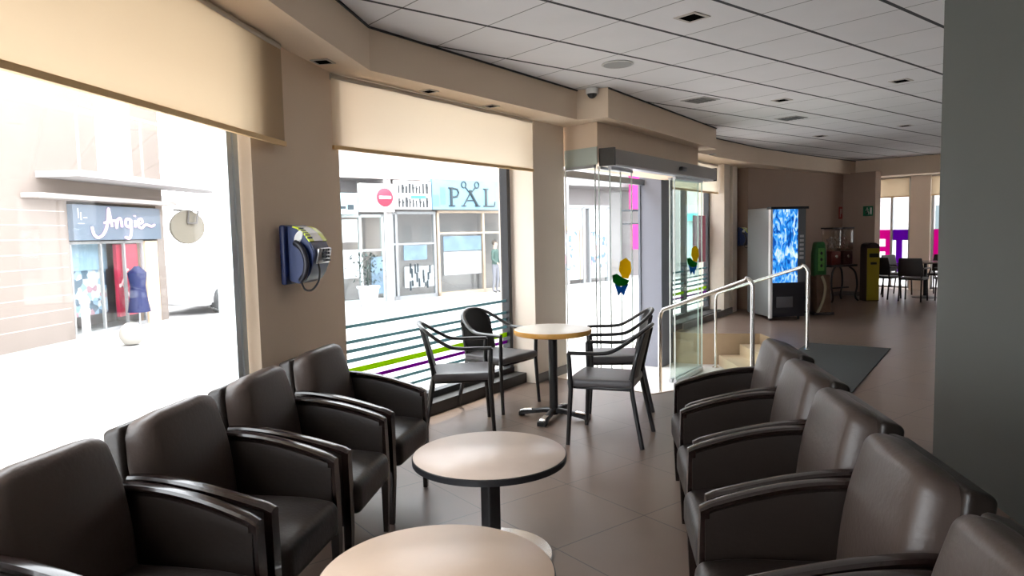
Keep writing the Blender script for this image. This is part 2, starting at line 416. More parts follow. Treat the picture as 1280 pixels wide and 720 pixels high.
w_3, M3, L3 = window(3, a3, b3, .10, ZS, FRAME, [.03, 1.15, 2.29], fw=.06, dep=.09)
bm = B(); fprism(bm, 3.94, 6.27, .05, .45, -.6, .10); struct(obj('trim_13', bm, C('dark_ledge', (.035, .033, .032), .5)))
w_4, M4, L4 = window(4, (FX+.1, 7.75), (FX+.1, 6.76), .02, 2.62, ALU, [.03, .56, .96], fw=.05, dep=.08)
w_5, M5, L5 = window(5, (FX+.1, 6.33), (FX+.1, 5.10), .02, 2.62, ALU, [.03, 1.20], fw=.05, dep=.08)
w_6, M6, L6 = window(6, (FX+.1, 4.60), (FX+.1, 2.90), .02, 2.62, ALU, [.03, .85, 1.67], fw=.05, dep=.08)
# vinyl stripes on the lower glass
TEAL = fabricmat('teal_vinyl', (.25, .38, .40), (.20, .30, .32), .7); LIME = fabricmat('lime_vinyl', (.62, .80, .02), (.32, .48, .01), .7); MAG = fabricmat('magenta_vinyl', (.42, .02, .50), (.22, .01, .28), .7); PINK = fabricmat('pink_vinyl', (.9, .03, .55), (.60, .01, .36), .7)
for M_, L_, w_ in ((M2, L2, w_2), (M3, L3, w_3)):
    for z, h, mm in ((.84, .026, TEAL), (.72, .026, TEAL), (.65, .028, TEAL), (.575, .030, TEAL), (.495, .045, LIME), (.42, .03, MAG), (.35, .026, TEAL), (.27, .024, TEAL)):
        bm = B(); box(bm, .03, L_-.06, -.010, -.0075, z-h/2, z+h/2, M=M_)
        obj('vinyl_stripe', bm, mm, w_)
# wide frosted upright vinyl on window three
bm = B(); box(bm, 1.55, 2.20, -.012, -.008, .95, 1.75, M=M3); 
o = obj('vinyl_panel', bm, fabricmat('pale_pink_vinyl', (.85, .50, .58), (.30, .14, .17), .7), w_3); o['label'] = 'pale pink vinyl panel'
# magenta and purple letters on the far windows
PUR = fabricmat('purple_vinyl', (.36, .02, .62), (.20, .01, .40), .7)
bm = B()
for x0, x1, z0, z1 in ((.22, .55, 1.18, 1.40), (.42, .55, .60, 1.18), (.22, .42, .88, 1.0), (.22, .42, .60, .70)):
    box(bm, x0, x1, -.012, -.008, z0, z1, M=M4)
obj('vinyl_letter', bm, PINK, w_4)
bm = B()
for x0, x1, z0, z1 in ((.55, .96, 1.15, 1.40), (.66, .80, .40, 1.15)):
    box(bm, x0, x1, -.012, -.008, z0, z1, M=M4)
obj('vinyl_letter', bm, PUR, w_4)
bm = B(); box(bm, .05, .16, -.012, -.008, .6, 1.40, M=M5); obj('vinyl_letter', bm, PINK, w_5)

# ------------------------------------------------------------------ entrance header, screens and door operator
hd = thing('entrance_header', 'beige boxed header above the glass entrance, hanging from the bulkhead', 'header')
fF0, fF1 = Vector((5.24, 5.0, 0)), Vector((8.18, 5.90, 0))
bm = B(); prism(bm, [(5.24, 5.0), (8.18, 5.90), f2(3.6, .04), f2(.66, .04)], 2.22, ZS-.001); obj('header_box', bm, PAINT, hd)
bm = B(); a = Vector((5.24, 5.0)); b = Vector(f2(.66, 0.0)); d = (b-a).normalized(); n = Vector((-d.y, d.x))
if n.x > 0: n = -n
prism(bm, [a, b, b+n*.012, a+n*.012], 2.20, 2.38); obj('side_panel', bm, C('pale_green_panel', (.55, .62, .57), .25), hd)
HA = math.atan2(.90, 2.94); MH = frameM((5.24, 5.0, 0), HA); HL = 3.07
op = thing('door_operator', 'grey metal sliding door operator box on the entrance header', 'door operator')
bm = B(); box(bm, .06, HL+.26, -.17, -.002, 2.20, 2.35, M=MH); obj('operator_cover', bm, C('operator_grey', (.30, .28, .26), .4, metal=.2), op)
for a_, b_ in ((.035, .06), (HL+.26, HL+.275)):
    bm = B(); box(bm, a_, b_, -.175, -.002, 2.185, 2.365, M=MH); obj('end_cap', bm, C('operator_dark', (.03, .03, .03), .4), op)
bm = B(); box(bm, .06, HL+.20, -.15, -.03, 2.185, 2.20, M=MH); obj('door_track', bm, ALU, op)
bm = B(); rbox(bm, (0, 0, 0), (.17, .05, .05), .015, 2, 2); bm.transform(MH @ Matrix.Translation((1.95, -.195, 2.265))); obj('motion_sensor', bm, BLACK, op, True)
# side screen and front leaves
def gl(name, label, a, b, z0, z1, g, rail=.05, top=True, decal=None):
    t = thing(name, label, 'glass door', (0, 0, 0))
    a = Vector((*a, 0)); b = Vector((*b, 0)); L = (b-a).length; M = frameM(a, math.atan2((b-a).y, (b-a).x))
    bm = B(); box(bm, 0, L, -.006, .006, z0+rail, z1-.03, M=M); obj('glass_panel', bm, g, t)
    bm = B(); box(bm, 0, L, -.018, .018, z0, z0+rail, M=M); obj('bottom_rail', bm, ALU, t)
    bm = B(); box(bm, 0, L, -.018, .018, z1-.03, z1, M=M); obj('top_rail', bm, ALU, t)
    bm = B(); box(bm, -.004, .002, -.007, .007, z0+rail, z1-.03, M=M); box(bm, L-.002, L+.004, -.007, .007, z0+rail, z1-.03, M=M); obj('edge_profile', bm, C('edge_pale', (.62, .70, .68), .3), t)
    return t, M, L
pH = lambda s, t=0: tuple((MH @ Vector((s, t, 0)))[:2])
gl('glass_screen', 'clear side glass screen between the white column and the entrance header', f2(.66, .0), (5.235, 5.03), -.45, 2.20, GLASS)
gl('glass_screen', 'narrow clear fixed glass screen at the left end of the entrance', pH(.03), pH(.55), -.45, 2.185, GLASS)
t, M, L = gl('sliding_door', 'green tinted sliding glass door leaf with a flower sticker, behind the handrail', pH(1.98, -.07), pH(3.02, -.07), -.44, 2.18, GLASSG)
t2, M2_, L_ = gl('glass_screen', 'green tinted fixed glass screen at the right end of the entrance, behind the sliding leaf', pH(2.05, .02), pH(HL), -.45, 2.18, GLASSG)
STK = {}
def flower(parent, M, x, z, s=1):
    """yellow flower over green and blue leaves"""
    for name, col, pts_ in (('sticker_flower', (.95, .68, .02), [(-.02, .02), (-.07, .10), (-.05, .19), (.03, .22), (.10, .17), (.11, .08), (.06, .0)]),
                            ('sticker_leaf', (.02, .30, .06), [(-.16, .06), (-.10, .07), (-.02, .02), (.08, -.02), (.03, -.07), (-.08, -.06), (-.15, -.01)]),
                            ('sticker_leaf', (.02, .22, .60), [(-.13, -.03), (-.04, -.07), (.07, -.05), (.02, -.12), (.0, -.17), (-.04, -.12), (-.08, -.16), (-.10, -.10)])):
        bm = B(); lo = [bm.verts.new(M @ Vector((x+1.7*p*s, -.011, z+q*s))) for p, q in pts_]; hi = [bm.verts.new(M @ Vector((x+1.7*p*s, -.008, z+q*s))) for p, q in pts_]
        bm.faces.new(lo); bm.faces.new(hi[::-1])
        for i in range(len(lo)): bm.faces.new([lo[i], lo[(i+1) % len(lo)], hi[(i+1) % len(lo)], hi[i]])
        o = obj(name, bm, STK.setdefault(col, fabricmat('sticker', col, tuple(c*.6 for c in col), .7)), parent)
flower(t, M, .70, 1.08, 1.0)
t3, M3_, L3_ = gl('sliding_door', 'clear sliding glass door leaf with a yellow, green and blue flower sticker, left part of the entrance', pH(.14, -.07), pH(.68, -.07), -.44, 2.18, GLASS)
flower(t3, M3_, .30, 1.0, 1.05)
# outer frame of the entrance
bm = B(); fprism(bm, .64, .70, .26, .34, -.45, 2.2); fprism(bm, 3.47, 3.50, .36, .39, -.45, 2.2); fprism(bm, .64, 3.5, .3, .36, 2.16, 2.24); struct(obj('door_1', bm, C('blue_grey_frame', (.12, .14, .17), .4)))

# ------------------------------------------------------------------ roller blinds
BLIND1 = fabricmat('dim_cream_blind', (.66, .54, .38), (.52, .40, .27))  # dimmer copy of the cream blind, weaker backlight put into the colour
def blind(label, a, b, z0, nslat=1, fab=None):
    t = thing('roller_blind', label, 'blind', (0, 0, 0), group='cream roller blinds above the windows')
    a = Vector((*a[:2], 0)); b = Vector((*b[:2], 0)); L = (b-a).length; M = frameM(a, math.atan2((b-a).y, (b-a).x))
    bm = B(); n = 24
    rows = []
    for i in range(n+1):
        x = L*i/n; y = .004*sin(i*.9)
        rows.append((bm.verts.new(M @ Vector((x, y, z0))), bm.verts.new(M @ Vector((x, y*.5, ZS-.03))), bm.verts.new(M @ Vector((x, y+.0015, z0))), bm.verts.new(M @ Vector((x, y*.5+.0015, ZS-.03)))))
    for p, q in zip(rows[:-1], rows[1:]):
        bm.faces.new([p[0], q[0], q[1], p[1]])
    for r_ in rows: bm.verts.remove(r_[2]); bm.verts.remove(r_[3])
    obj('blind_fabric', bm, fab or BLIND, t, 'all')
    bm = B(); box(bm, 0, L, -.009, .012, z0-.022, z0+.004, M=M); obj('bottom_bar', bm, C('bar_tan', (.85, .58, .28), .5), t)
    bm = B(); tube(bm, [M @ Vector((0, .02, ZS-.028)), M @ Vector((L, .02, ZS-.028))], .024, 12); obj('roller_tube', bm, C('bar_white', (.6, .55, .48), .5), t, True)
    return t
BL = Vector((cos(R(44)), sin(R(44)), 0))
e = Vector((1.57, 3.94, 0))
blind('wide cream roller blind over the large left window, blank and sunlit', e-BL*5.0, e, 2.07, fab=BLIND1)
blind('cream roller blind over the middle window with coloured stripes', fs(-2.62, -.05), fs(-.07, -.05), 2.14)
blind('narrow cream roller blind over the window right of the glass entrance', fs(3.95, .1), fs(6.24, .1), 2.14)
blind('cream roller blind over the far window with magenta letters', (FX-.03, 7.72), (FX-.03, 6.78), 2.18, fab=BLIND1)
blind('cream roller blind over the rightmost visible far window', (FX-.03, 6.31), (FX-.03, 5.12), 2.18, fab=BLIND1)

# ------------------------------------------------------------------ ceiling fittings
def spot(x, y, z, label, group, s=.085, rz=0):
    t = thing('recessed_spotlight', label, 'spotlight', (x, y, z), rz, group)
    bm = B()
    for a, b, c, d in ((-s, s, -s, -s*.72), (-s, s, s*.72, s), (-s, -s*.72, -s*.72, s*.72), (s*.72, s, -s*.72, s*.72)): box(bm, a, b, c, d, -.006, -.0005)
    obj('trim_ring', bm, C('spot_trim', (.55, .50, .46), .6), t)
    bm = B(); box(bm, -s*.72, s*.72, -s*.72, s*.72, -.0065, -.0008); obj('lamp_recess', bm, C('spot_dark', (.004, .004, .004), 1, spec=0), t)
    return t
spot(3.94, 2.89, ZC, 'dark square recessed spotlight in the ceiling nearest the camera', 'ceiling spotlights')
spot(7.29, 4.16, ZC, 'dark square recessed spotlight in the ceiling in front of the entrance', 'ceiling spotlights')
spot(7.35, 2.95, ZC, 'dark square recessed spotlight in the ceiling beside the grey green wall', 'ceiling spotlights')
spot(10.72, 4.23, ZC, 'small recessed spotlight in the ceiling, rightmost of the far ones', 'ceiling spotlights')
spot(10.70, 5.46, ZC, 'small recessed spotlight in the ceiling toward the vending machine', 'ceiling spotlights')
spot(1.95, 4.22, ZS, 'small dark square spotlight in the soffit above the wall phone pillar', 'soffit spotlights', .06, R(40))
spot(3.0, 4.63, ZS, 'small dark square spotlight in the soffit above the middle window, left one', 'soffit spotlights', .055, R(17))
spot(3.79, 4.87, ZS, 'small dark square spotlight in the soffit above the middle window, right one', 'soffit spotlights', .055, R(17))
spot(9.0, 6.25, ZS, 'small square spotlight in the soffit just right of the entrance header', 'soffit spotlights', .055, R(17))
def rspk(x, y, label):
    t = thing('ceiling_speaker', label, 'speaker', (x, y, ZC))
    bm = B(); lathe(bm, [(.13, -.0005), (.135, -.008), (.12, -.012)], 32); obj('speaker_rim', bm, C('speaker_rim', (.55, .55, .54), .6), t, True)
    bm = B(); lathe(bm, [(.118, -.005), (.118, -.014)], 32); obj('speaker_grille', bm, C('speaker_grille', (.36, .36, .36), .8), t)
rspk(4.50, 4.05, 'round grey ceiling speaker above the entrance side of the lounge')
for x, y, lb in ((8.6, 4.78, 'flat grey slotted air vent in the ceiling'), (6.5, 4.66, 'pale slotted air vent in the ceiling next to the bulkhead')):
    t = thing('ceiling_vent', lb, 'vent', (x, y, ZC), 0)
    bm = B(); box(bm, -.15, .15, -.15, .15, -.006, -.0005); obj('vent_plate', bm, C('vent_plate', (.45, .44, .43), .6), t)
    for i in range(5):
        bm = B(); box(bm, -.12, .12, -.115+i*.05, -.085+i*.05, -.012, -.006); obj('slat', bm, C('vent_slat', (.2, .2, .2), .6), t)
t = thing('security_camera', 'small white dome security camera on the bulkhead corner above the entrance', 'camera', (5.03, 4.86, 2.86))
bm = B(); lathe(bm, [(.05, 0), (.06, .0), (.062, .045), (.05, .058)], 24); obj('camera_housing', bm, WHITE, t, True)
bm = B(); lathe(bm, [(.002, -.045), (.025, -.038), (.042, -.02), (.048, .0)], 24); obj('camera_dome', bm, BLACK, t, True)

# ================================================================== FURNITURE
# ---- upholstered armchair: local +x is the front
def make_armchair():
    t = thing('lounge_armchair', '-', 'armchair')
    # seat
    def seatfn(p):
        x, y, z = p
        if z > 0: z += .018*(1-(y/.24)**2)*(1-((x)/.30)**2)
        if x > .15: z -= .012*(x-.15)/.1
        return (x, y, z)
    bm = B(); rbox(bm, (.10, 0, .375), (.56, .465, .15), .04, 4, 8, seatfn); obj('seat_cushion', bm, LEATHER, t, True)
    # front apron
    bm = B(); rbox(bm, (.03, 0, .295), (.53, .49, .075), .012, 2, 2); obj('seat_base', bm, LEATHER, t, True)
    # back cushion: front face inset, flaring back, top sloping down to the rear
    def bfn(p):
        x, y, z = p
        u = (z+.25)/.5; w = (x+.06)/.12          # w 1 at the front
        y *= 1.0-.14*w-.05*max(0, u-.7)/.3
        x += -.085*u+.018*sin(pi*min(1, max(0, u)))-.02*(y/.25)**2
        z += -.035*(1-w)*max(0, u) - .025*max(0, abs(y)-.13)/.1*max(0, u-.6)/.4
        return (x, y, z)
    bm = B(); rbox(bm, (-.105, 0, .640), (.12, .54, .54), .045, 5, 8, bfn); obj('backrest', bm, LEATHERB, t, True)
    def sfn(p):
        x, y, z = p
        u = (z+.30)/.6; w = (x+.04)/.08
        x += -.09*u
        y *= 1-.10*max(0, u-.4)/.6
        z += -.025*(1-w)*max(0, u)
        return (x, y, z)
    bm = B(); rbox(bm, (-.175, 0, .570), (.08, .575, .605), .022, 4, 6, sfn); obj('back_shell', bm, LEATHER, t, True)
    for s in (-1, 1):
        def top(x):                    # arched top line of the arm
            u = (x+.26)/.61
            return .675+.018*sin(pi*min(1, u*.8+.15))-.118*max(0, u-.2)**1.5
        bm = B(); rings = []
        n = 14
        for i in range(n+1):
            x = -.20+.540*i/n; zt = top(x)-.012; zb = .255; yc = s*(.262+.012*sin(pi*i/n)); h = .024
            ring = []
            for k in range(12):
                a = 2*pi*k/12
                ring.append((x, yc+h*(abs(cos(a))**.5)*(1 if cos(a) > 0 else -1), (zt+zb)/2+(zt-zb)/2*(abs(sin(a))**.3)*(1 if sin(a) > 0 else -1)))
            rings.append(ring)
        loft(bm, rings); obj('side_panel', bm, LEATHER, t, True)
        # wooden cap
        bm = B(); rings = []
        for i in range(19):
            x = -.19+.545*i/18; z = top(x)+.002; yc = s*(.265+.012*sin(pi*i/18)); w = .023; h = .012
            if i == 18: z -= .006
            rings.append([(x, yc+w*cx_, z+h*cz_) for cx_, cz_ in ((-1, -.9), (1, -.9), (1.05, .1), (.75, .85), (0, 1.1), (-.75, .85), (-1.05, .1))])
        loft(bm, rings); obj('armrest', bm, DWOOD, t, True)
        # legs
        bm = B(); loft(bm, [[(xc-a, yc-b, z), (xc+a, yc-b, z), (xc+a, yc+b, z), (xc-a, yc+b, z)] for xc, yc, z, a, b in
            ((.335, s*.275, 0, .012, .012), (.341, s*.272, .25, .018, .020), (.342, s*.268, .45, .016, .024), (.340, s*.266, top(.34)-.004, .014, .024))]); obj('leg', bm, DWOOD, t)
        bm = B(); loft(bm, [[(xc-a, yc-b, z), (xc+a, yc-b, z), (xc+a, yc+b, z), (xc-a, yc+b, z)] for xc, yc, z, a, b in
            ((-.365, s*.25, 0, .013, .013), (-.29, s*.25, .30, .022, .022))]); obj('leg', bm, DWOOD, t)
    return t
arm0 = make_armchair()
# row of five along the left window; chairs face the camera side (normal of the row)
RD = Vector((cos(R(41.4)), sin(R(41.4)), 0)); RN = Vector((-sin(R(41.4)), cos(R(41.4)), 0))
LA = Vector((1.99, 3.38, 0))       # midpoint of the arm fronts of the farthest chair
labels = ['brown leather armchair below the pillar with the blue phone, farthest of the left row',
          'dark leather armchair in the left row, second from the pillar',
          'dark leather armchair third from the phone pillar in the left row',
          'dark leather armchair in the left row, large at the left edge of the photo',
          'dark leather armchair showing only a curved armrest in the lower left corner']
first = True
def put_arm(p, ang, label, group):
    global first
    if first:
        first = False; arm0.location = p; arm0.rotation_euler = (0, 0, ang); arm0['label'] = label; arm0['group'] = group; return arm0
    return dup(arm0, p, ang, label, group)
for i, lb in enumerate(labels):
    a = R((-51, -46, -48, -50, -50)[i]); p = LA-RD*(.64*i)-Vector((cos(a), sin(a), 0))*.345
    put_arm(p, a, lb, 'brown leather armchairs in the left row')
RD2 = Vector((cos(R(40)), sin(R(40)), 0)); RN2 = Vector((sin(R(40)), -cos(R(40)), 0))
RA = Vector((3.16, 2.39, 0))
labels = ['brown leather armchair in the right row nearest the handrail, farthest from the camera',
          'brown leather armchair in the right row, second from the handrail',
          'brown leather armchair third from the handrail, middle of the right row',
          'brown leather armchair fourth from the handrail in the right row, its whole back in view',
          'brown leather armchair showing only its back in the lower right corner']
for i, lb in enumerate(labels):
    a = R((134, 133, 133, 133, 133)[i]); p = RA-RD2*(.635*i-.04)-Vector((cos(a), sin(a), 0))*.345
    put_arm(p, a, lb, 'brown leather armchairs in the right row')

# ---- coffee tables
def coffee(loc, label, topm, zt=.5):
    t = thing('coffee_table', label, 'coffee table', loc)
    bm = B(); lathe(bm, [(.345, zt-.0335), (.362, zt-.032), (.362, zt-.006), (.358, zt-.003)], 72); obj('edge_band', bm, BLACK, t, True)
    bm = B(); lathe(bm, [(.356, zt-.004), (.358, zt-.0015), (.356, zt)], 72); obj('tabletop', bm, topm, t, True)
    bm = B(); rbox(bm, (0, 0, (zt-.03)/2+.01), (.072, .072, zt-.05), .012, 3, 1); obj('pedestal', bm, BLACK, t, True)
    bm = B(); lathe(bm, [(.285, .0), (.29, .006), (.285, .014), (.15, .022), (.05, .03)], 56); obj('base_disc', bm, CHROME, t, True)
    return t
coffee((1.94, 2.57, 0), 'round low table with pale beige top and black edge, behind the nearest table', LAM)
coffee((1.11, 1.75, 0), 'round low table with beige top in the foreground, cut by the bottom of the photo', C('tan_laminate', (.66, .50, .38), .33, noise=.06, nscale=10))

# ---- high round table
t = thing('cafe_table', 'round cafe table with pale top and honey wood edge on a black four footed pedestal', 'table', (3.84, 4.19, 0))
bm = B(); lathe(bm, [(.285, .692), (.314, .700), (.320, .718), (.315, .738)], 64); obj('edge_band', bm, HONEY, t, True)
bm = B(); lathe(bm, [(.311, .7365), (.312, .7385), (.308, .74)], 64); obj('tabletop', bm, LAM2, t, True)
bm = B(); lathe(bm, [(.036, .03), (.036, .67), (.09, .685), (.09, .693)], 24); obj('pedestal', bm, BLACK, t, True)
for a in (118, 208, 298, 28):
    c, s = cos(R(a)), sin(R(a)); bm = B()
    P = [(0, .075), (.08, .07), (.2, .05), (.27, .042), (.30, .03)]
    loft(bm, [[(c*r_-s*w, s*r_+c*w, z+h) for w, h in ((-q, -.028), (q, -.028), (q, 0), (q*.6, .008), (-q*.6, .008), (-q, 0))] for (r_, z), q in zip(P, (.028, .022, .022, .04, .036))])
    f = obj('foot', bm, BLACK, t, True)
    bm = B(); loft(bm, [[(c*r_-s*w, s*r_+c*w, z) for w, z in ((-.028, z0), (.028, z0), (.022, z0+.006), (-.022, z0+.006))] for r_, z0 in ((.19, .059), (.27, .051), (.292, .042))]); obj('foot_plate', bm, CHROME, f)
    bm = B(); lathe(bm, [(.02, 0), (.022, .016)], 12, (c*.28, s*.28)); obj('glide', bm, BLACK, f)

# ---- bistro armchair: local +x is the front
def make_bistro():
    t = thing('bistro_armchair', '-', 'chair')
    def hw(p): 
        x, y, z = p; y *= 1+.06*(x/.24)
        if z > 0: z += .006*(1-(y/.25)**2)
        return (x, y, z)
    bm = B(); rbox(bm, (.02, 0, .445), (.47, .47, .058), .024, 3, 5, hw); obj('seat', bm, VINYLB, t, True)
    bm = B(); rbox(bm, (.02, 0, .412), (.44, .44, .025), .008, 2, 2); obj('seat_frame', bm, TUBE, t, True)
    # arm hoop: right front -> around the back -> left front, one continuous rail
    half = [(.235, .262, .665), (.12, .266, .667), (.02, .262, .669), (-.07, .252, .682), (-.17, .228, .738), (-.255, .175, .80), (-.300, .09, .836), (-.308, 0, .845)]
    full = half + [(x, -y, z) for x, y, z in half[-2::-1]]
    bm = B(); tube(bm, smoothpath(full, 5), .014, 10, rx=.020); obj('arm_rail', bm, TUBE, t, True)
    # curved back panel
    bm = B(); nu, nv = 16, 12; F_, K_ = [], []
    for j in range(nv+1):
        v = j/nv; rf, rk = [], []
        for i in range(nu+1):
            u = -1+2*i/nu
            ztop = .838-.055*abs(u)**2.4-.045*abs(u)**6
            z = .46+(ztop-.46)*v
            wv = .18+.025*v
            y = u*wv
            x = -.205-.095*v+.045*(u*u)*v+.02*u*u*(1-v)
            rf.append((x+.007, y, z)); rk.append((x-.007, y, z))
        F_.append(rf); K_.append(rk)
    vf = [[bm.verts.new(p) for p in r_] for r_ in F_]; vk = [[bm.verts.new(p) for p in r_] for r_ in K_]
    for j in range(nv):
        for i in range(nu):
            bm.faces.new([vf[j][i], vf[j][i+1], vf[j+1][i+1], vf[j+1][i]]); bm.faces.new([vk[j][i], vk[j+1][i], vk[j+1][i+1], vk[j][i+1]])
    for j in range(nv):
        for i in (0, nu): bm.faces.new([vf[j][i], vf[j+1][i], vk[j+1][i], vk[j][i]])
    for i in range(nu):
        for j in (0, nv): bm.faces.new([vf[j][i], vf[j][i+1], vk[j][i+1], vk[j][i]])
    obj('backrest', bm, MESHB, t, True)
    for s in (-1, 1):
        bm = B(); tube(bm, [(.245, s*.268, 0), (.222, s*.255, .40), (.228, s*.260, .60), (.232, s*.262, .664)], [.015, .018, .017, .015], 10); obj('leg', bm, TUBE, t, True)
        bm = B(); tube(bm, smoothpath([(-.285, s*.235, 0), (-.235, s*.215, .25), (-.205, s*.195, .44), (-.235, s*.192, .62), (-.285, s*.15, .81)], 4), .0165, 10); obj('leg', bm, TUBE, t, True)
    return t
b0 = make_bistro()
bist = [((3.115, 4.49, 0), -33, 'black bistro armchair left of the cafe table, nearest the leather armchairs by the window'),
        ((3.79, 4.85, 0), -76, 'black bistro armchair, its rounded back against the striped window'),
        ((3.765, 3.50, 0), 120, 'black bistro armchair right of the cafe table, seen from behind and nearest the camera'),
        ((4.50, 4.10, 0), 137, 'black bistro armchair half hidden behind the right hand one, beside the glass entrance')]
for i, (p, a, lb) in enumerate(bist):
    if i == 0: b0.location = p; b0.rotation_euler = (0, 0, R(a)); b0['label'] = lb; b0['group'] = 'bistro armchairs around the cafe table'
    else: dup(b0, p, R(a), lb, 'bistro armchairs around the cafe table')

# ---- handrails
def rail(label, hi, lo):
    t = thing('handrail', label, 'handrail', (0, 0, 0))
    hi, lo = Vector(hi), Vector(lo); d = (lo-hi); dn = Vector((d.x, d.y, 0)).normalized()
    path = [(hi.x, hi.y, 0.0), (hi.x, hi.y, hi.z-.10)]
    c = .09
    for k in range(1, 6):
        a = k/6*pi/2; path.append((hi.x+dn.x*c*(1-cos(a)), hi.y+dn.y*c*(1-cos(a)), hi.z-.10+.10*sin(a)))
    P1 = hi+d.normalized()*c
    path.append(tuple(P1))
    end = lo-d.normalized()*.05
    path.append(tuple(end)); path.append((lo.x-dn.x*.012, lo.y-dn.y*.012, lo.z-.03)); path.append((lo.x, lo.y, lo.z-.08))
    bm = B(); tube(bm, path[2:], .021, 14); obj('rail_tube', bm, CHROME, t, True)
    bm = B(); tube(bm, path[:3], .021, 14); obj('post', bm, CHROME, t, True)
    bm = B(); tube(bm, [(lo.x, lo.y, -.45), (lo.x, lo.y, lo.z-.07)], .021, 14); obj('post', bm, CHROME, t, True)
    for q, z in ((hi, 0), (lo, -.45)):
        bm = B(); lathe(bm, [(.048, z), (.048, z+.008), (.024, z+.016)], 24, (q.x, q.y)); obj('base_flange', bm, CHROME, t, True)
rail('brushed steel handrail down to the entrance, left one beside the bistro chairs', (6.22, 3.90-.06, 1.03), (6.12, 4.92, .63))
rail('brushed steel handrail down to the entrance, right one in front of the vending machine', (8.25, 4.40-.06, 1.05), (8.45, 5.80, .61))

# ---- floor mat
t = bpy.data.objects.new('x', None); bpy.data.objects.remove(t)
bm = B(); ang = math.atan2(.73, 2.59); rbox(bm, (0, 0, .006), (2.72, .95, .012), .005, 2, 2)
o = obj('floor_mat', bm, MAT_RUG, None, False, (7.54, 3.74, 0)); o.rotation_euler = (0, 0, ang)
tag(o, 'dark grey rectangular entrance mat on the tiles at the top of the steps', 'mat')

# ---- wall phone
def phone(label, p, ang, sc=1):
    """local +x out of the wall, y along the wall"""
    t = thing('wall_phone', label, 'phone', p, ang, 'blue public phones')
    BLUE = C('phone_blue', (.004, .014, .085), .4); BL2 = C('phone_blue_light', (.005, .024, .12), .4)
    bm = B(); rbox(bm, (.02, 0, .165), (.04, .30, .34), .012, 2, 2); obj('back_plate', bm, BLUE, t, True)
    prof = [(.03, .02), (.03, .325), (.075, .325), (.11, .315), (.15, .285), (.185, .24), (.21, .19), (.215, .165), (.20, .11), (.18, .06), (.15, .02), (.10, .0)]
    bm = B(); extr(bm, prof, -.115, .115); bmesh.ops.bevel(bm, geom=[e_ for e_ in bm.edges if abs(e_.verts[0].co.y-e_.verts[1].co.y) < 1e-6], offset=.006, segments=2, affect='EDGES'); obj('body', bm, BL2, t, True)
    # label band over the curved front
    for y0, y1, col, nm in ((-.119, -.06, (.75, .85, .02), 'lime_band'), (-.06, .06, (.85, .86, .82), 'white_band'), (.06, .119, (.75, .85, .02), 'lime_band')):
        bm = B(); cv = [(.08, .327), (.113, .3175), (.154, .288), (.19, .242)]
        loft(bm, [[(x, y0, z), (x, y1, z), (x-.006, y1, z-.006), (x-.006, y0, z-.006)] for x, z in cv]); obj(nm, bm, C('ph_'+nm, col, .4), t)
    # white oval on the flank
    bm = B(); n = 20; vs = [bm.verts.new((.115+.02*cos(2*pi*k/n)+.022*sin(2*pi*k/n), -.1225, .265+.035*sin(2*pi*k/n)-.012*cos(2*pi*k/n))) for k in range(n)]; vs2 = [bm.verts.new((v.co.x, -.1165, v.co.z)) for v in vs]
    bm.faces.new(vs); bm.faces.new(vs2[::-1]); [bm.faces.new([vs[k], vs[(k+1) % n], vs2[(k+1) % n], vs2[k]]) for k in range(n)]
    obj('oval_label', bm, WHITE, t)
    bm = B()
    for k in range(5): box(bm, .118+.014*k, .124+.014*k, -.1195, -.065, .306-.013*k, .318-.013*k)
    obj('label_marks', bm, BLACK, t)
    bm = B(); rbox(bm, (.222, .01, .155), (.03, .17, .09), .01, 2, 2, lambda p: (p.x-.25*(.045-p.z), p.y, p.z)); kp = obj('keypad', bm, C('keypad_steel', (.45, .45, .47), .3, metal=.8), t, True)
    for i in range(4):
        for j in range(3):
            bm = B(); box(bm, .228-.25*(.03*0), .243, -.035+.03*j, -.015+.03*j, .122+.02*i, .136+.02*i); obj('button', bm, BLACK, kp)
    bm = B(); tube(bm, smoothpath([(.10, -.14, .235), (.15, -.15, .20), (.175, -.15, .13), (.165, -.15, .06), (.13, -.14, .02)], 5), [.018]*21, 10); 
    hs = obj('handset', bm, C('handset_black', (.02, .02, .03), .35), t, True)
    bm = B(); tube(bm, smoothpath([(.13, -.14, .02), (.15, -.135, -.03), (.19, -.12, -.035), (.225, -.10, .01), (.23, -.085, .07), (.215, -.07, .11)], 5), .006, 8); obj('cord', bm, BLACK, t, True)
    t.scale = (.9, 1, 1)
    return t
pn = Vector((sin(R(42.2)), -cos(R(42.2)), 0))
phone('blue public wall phone with lime label on the taupe pillar between the left windows', (1.60, 3.995, 1.265), R(42.2-90))
phone('blue public wall phone beside the tall vending machine in the far corner', (f2(6.88, 0)[0]+.25, f2(6.88, 0)[1]+.05, 1.20), R(17-90))

# ---- vending machine
t = thing('vending_machine', 'tall silver grey drinks vending machine with a glowing blue front', 'vending machine', (10.42, 6.13, 0), R(-32))
# local: x along the front, y to the back
VH = 1.84
bm = B(); rbox(bm, (.36, .42, VH/2+.03), (.72, .76, VH-.06), .02, 2, 2); obj('cabinet', bm, C('vend_grey', (.20, .21, .21), .35, metal=.3), t, True)
bm = B(); box(bm, .0, .045, -.02, .05, .04, VH); obj('door_trim', bm, C('vend_trim', (.85, .85, .85), .25, metal=.3), t)
bm = B(); box(bm, -.01, .76, -.05, .10, VH-.03, VH+.01); obj('canopy', bm, BLACK, t)
t.scale = (.84, 1, 1)
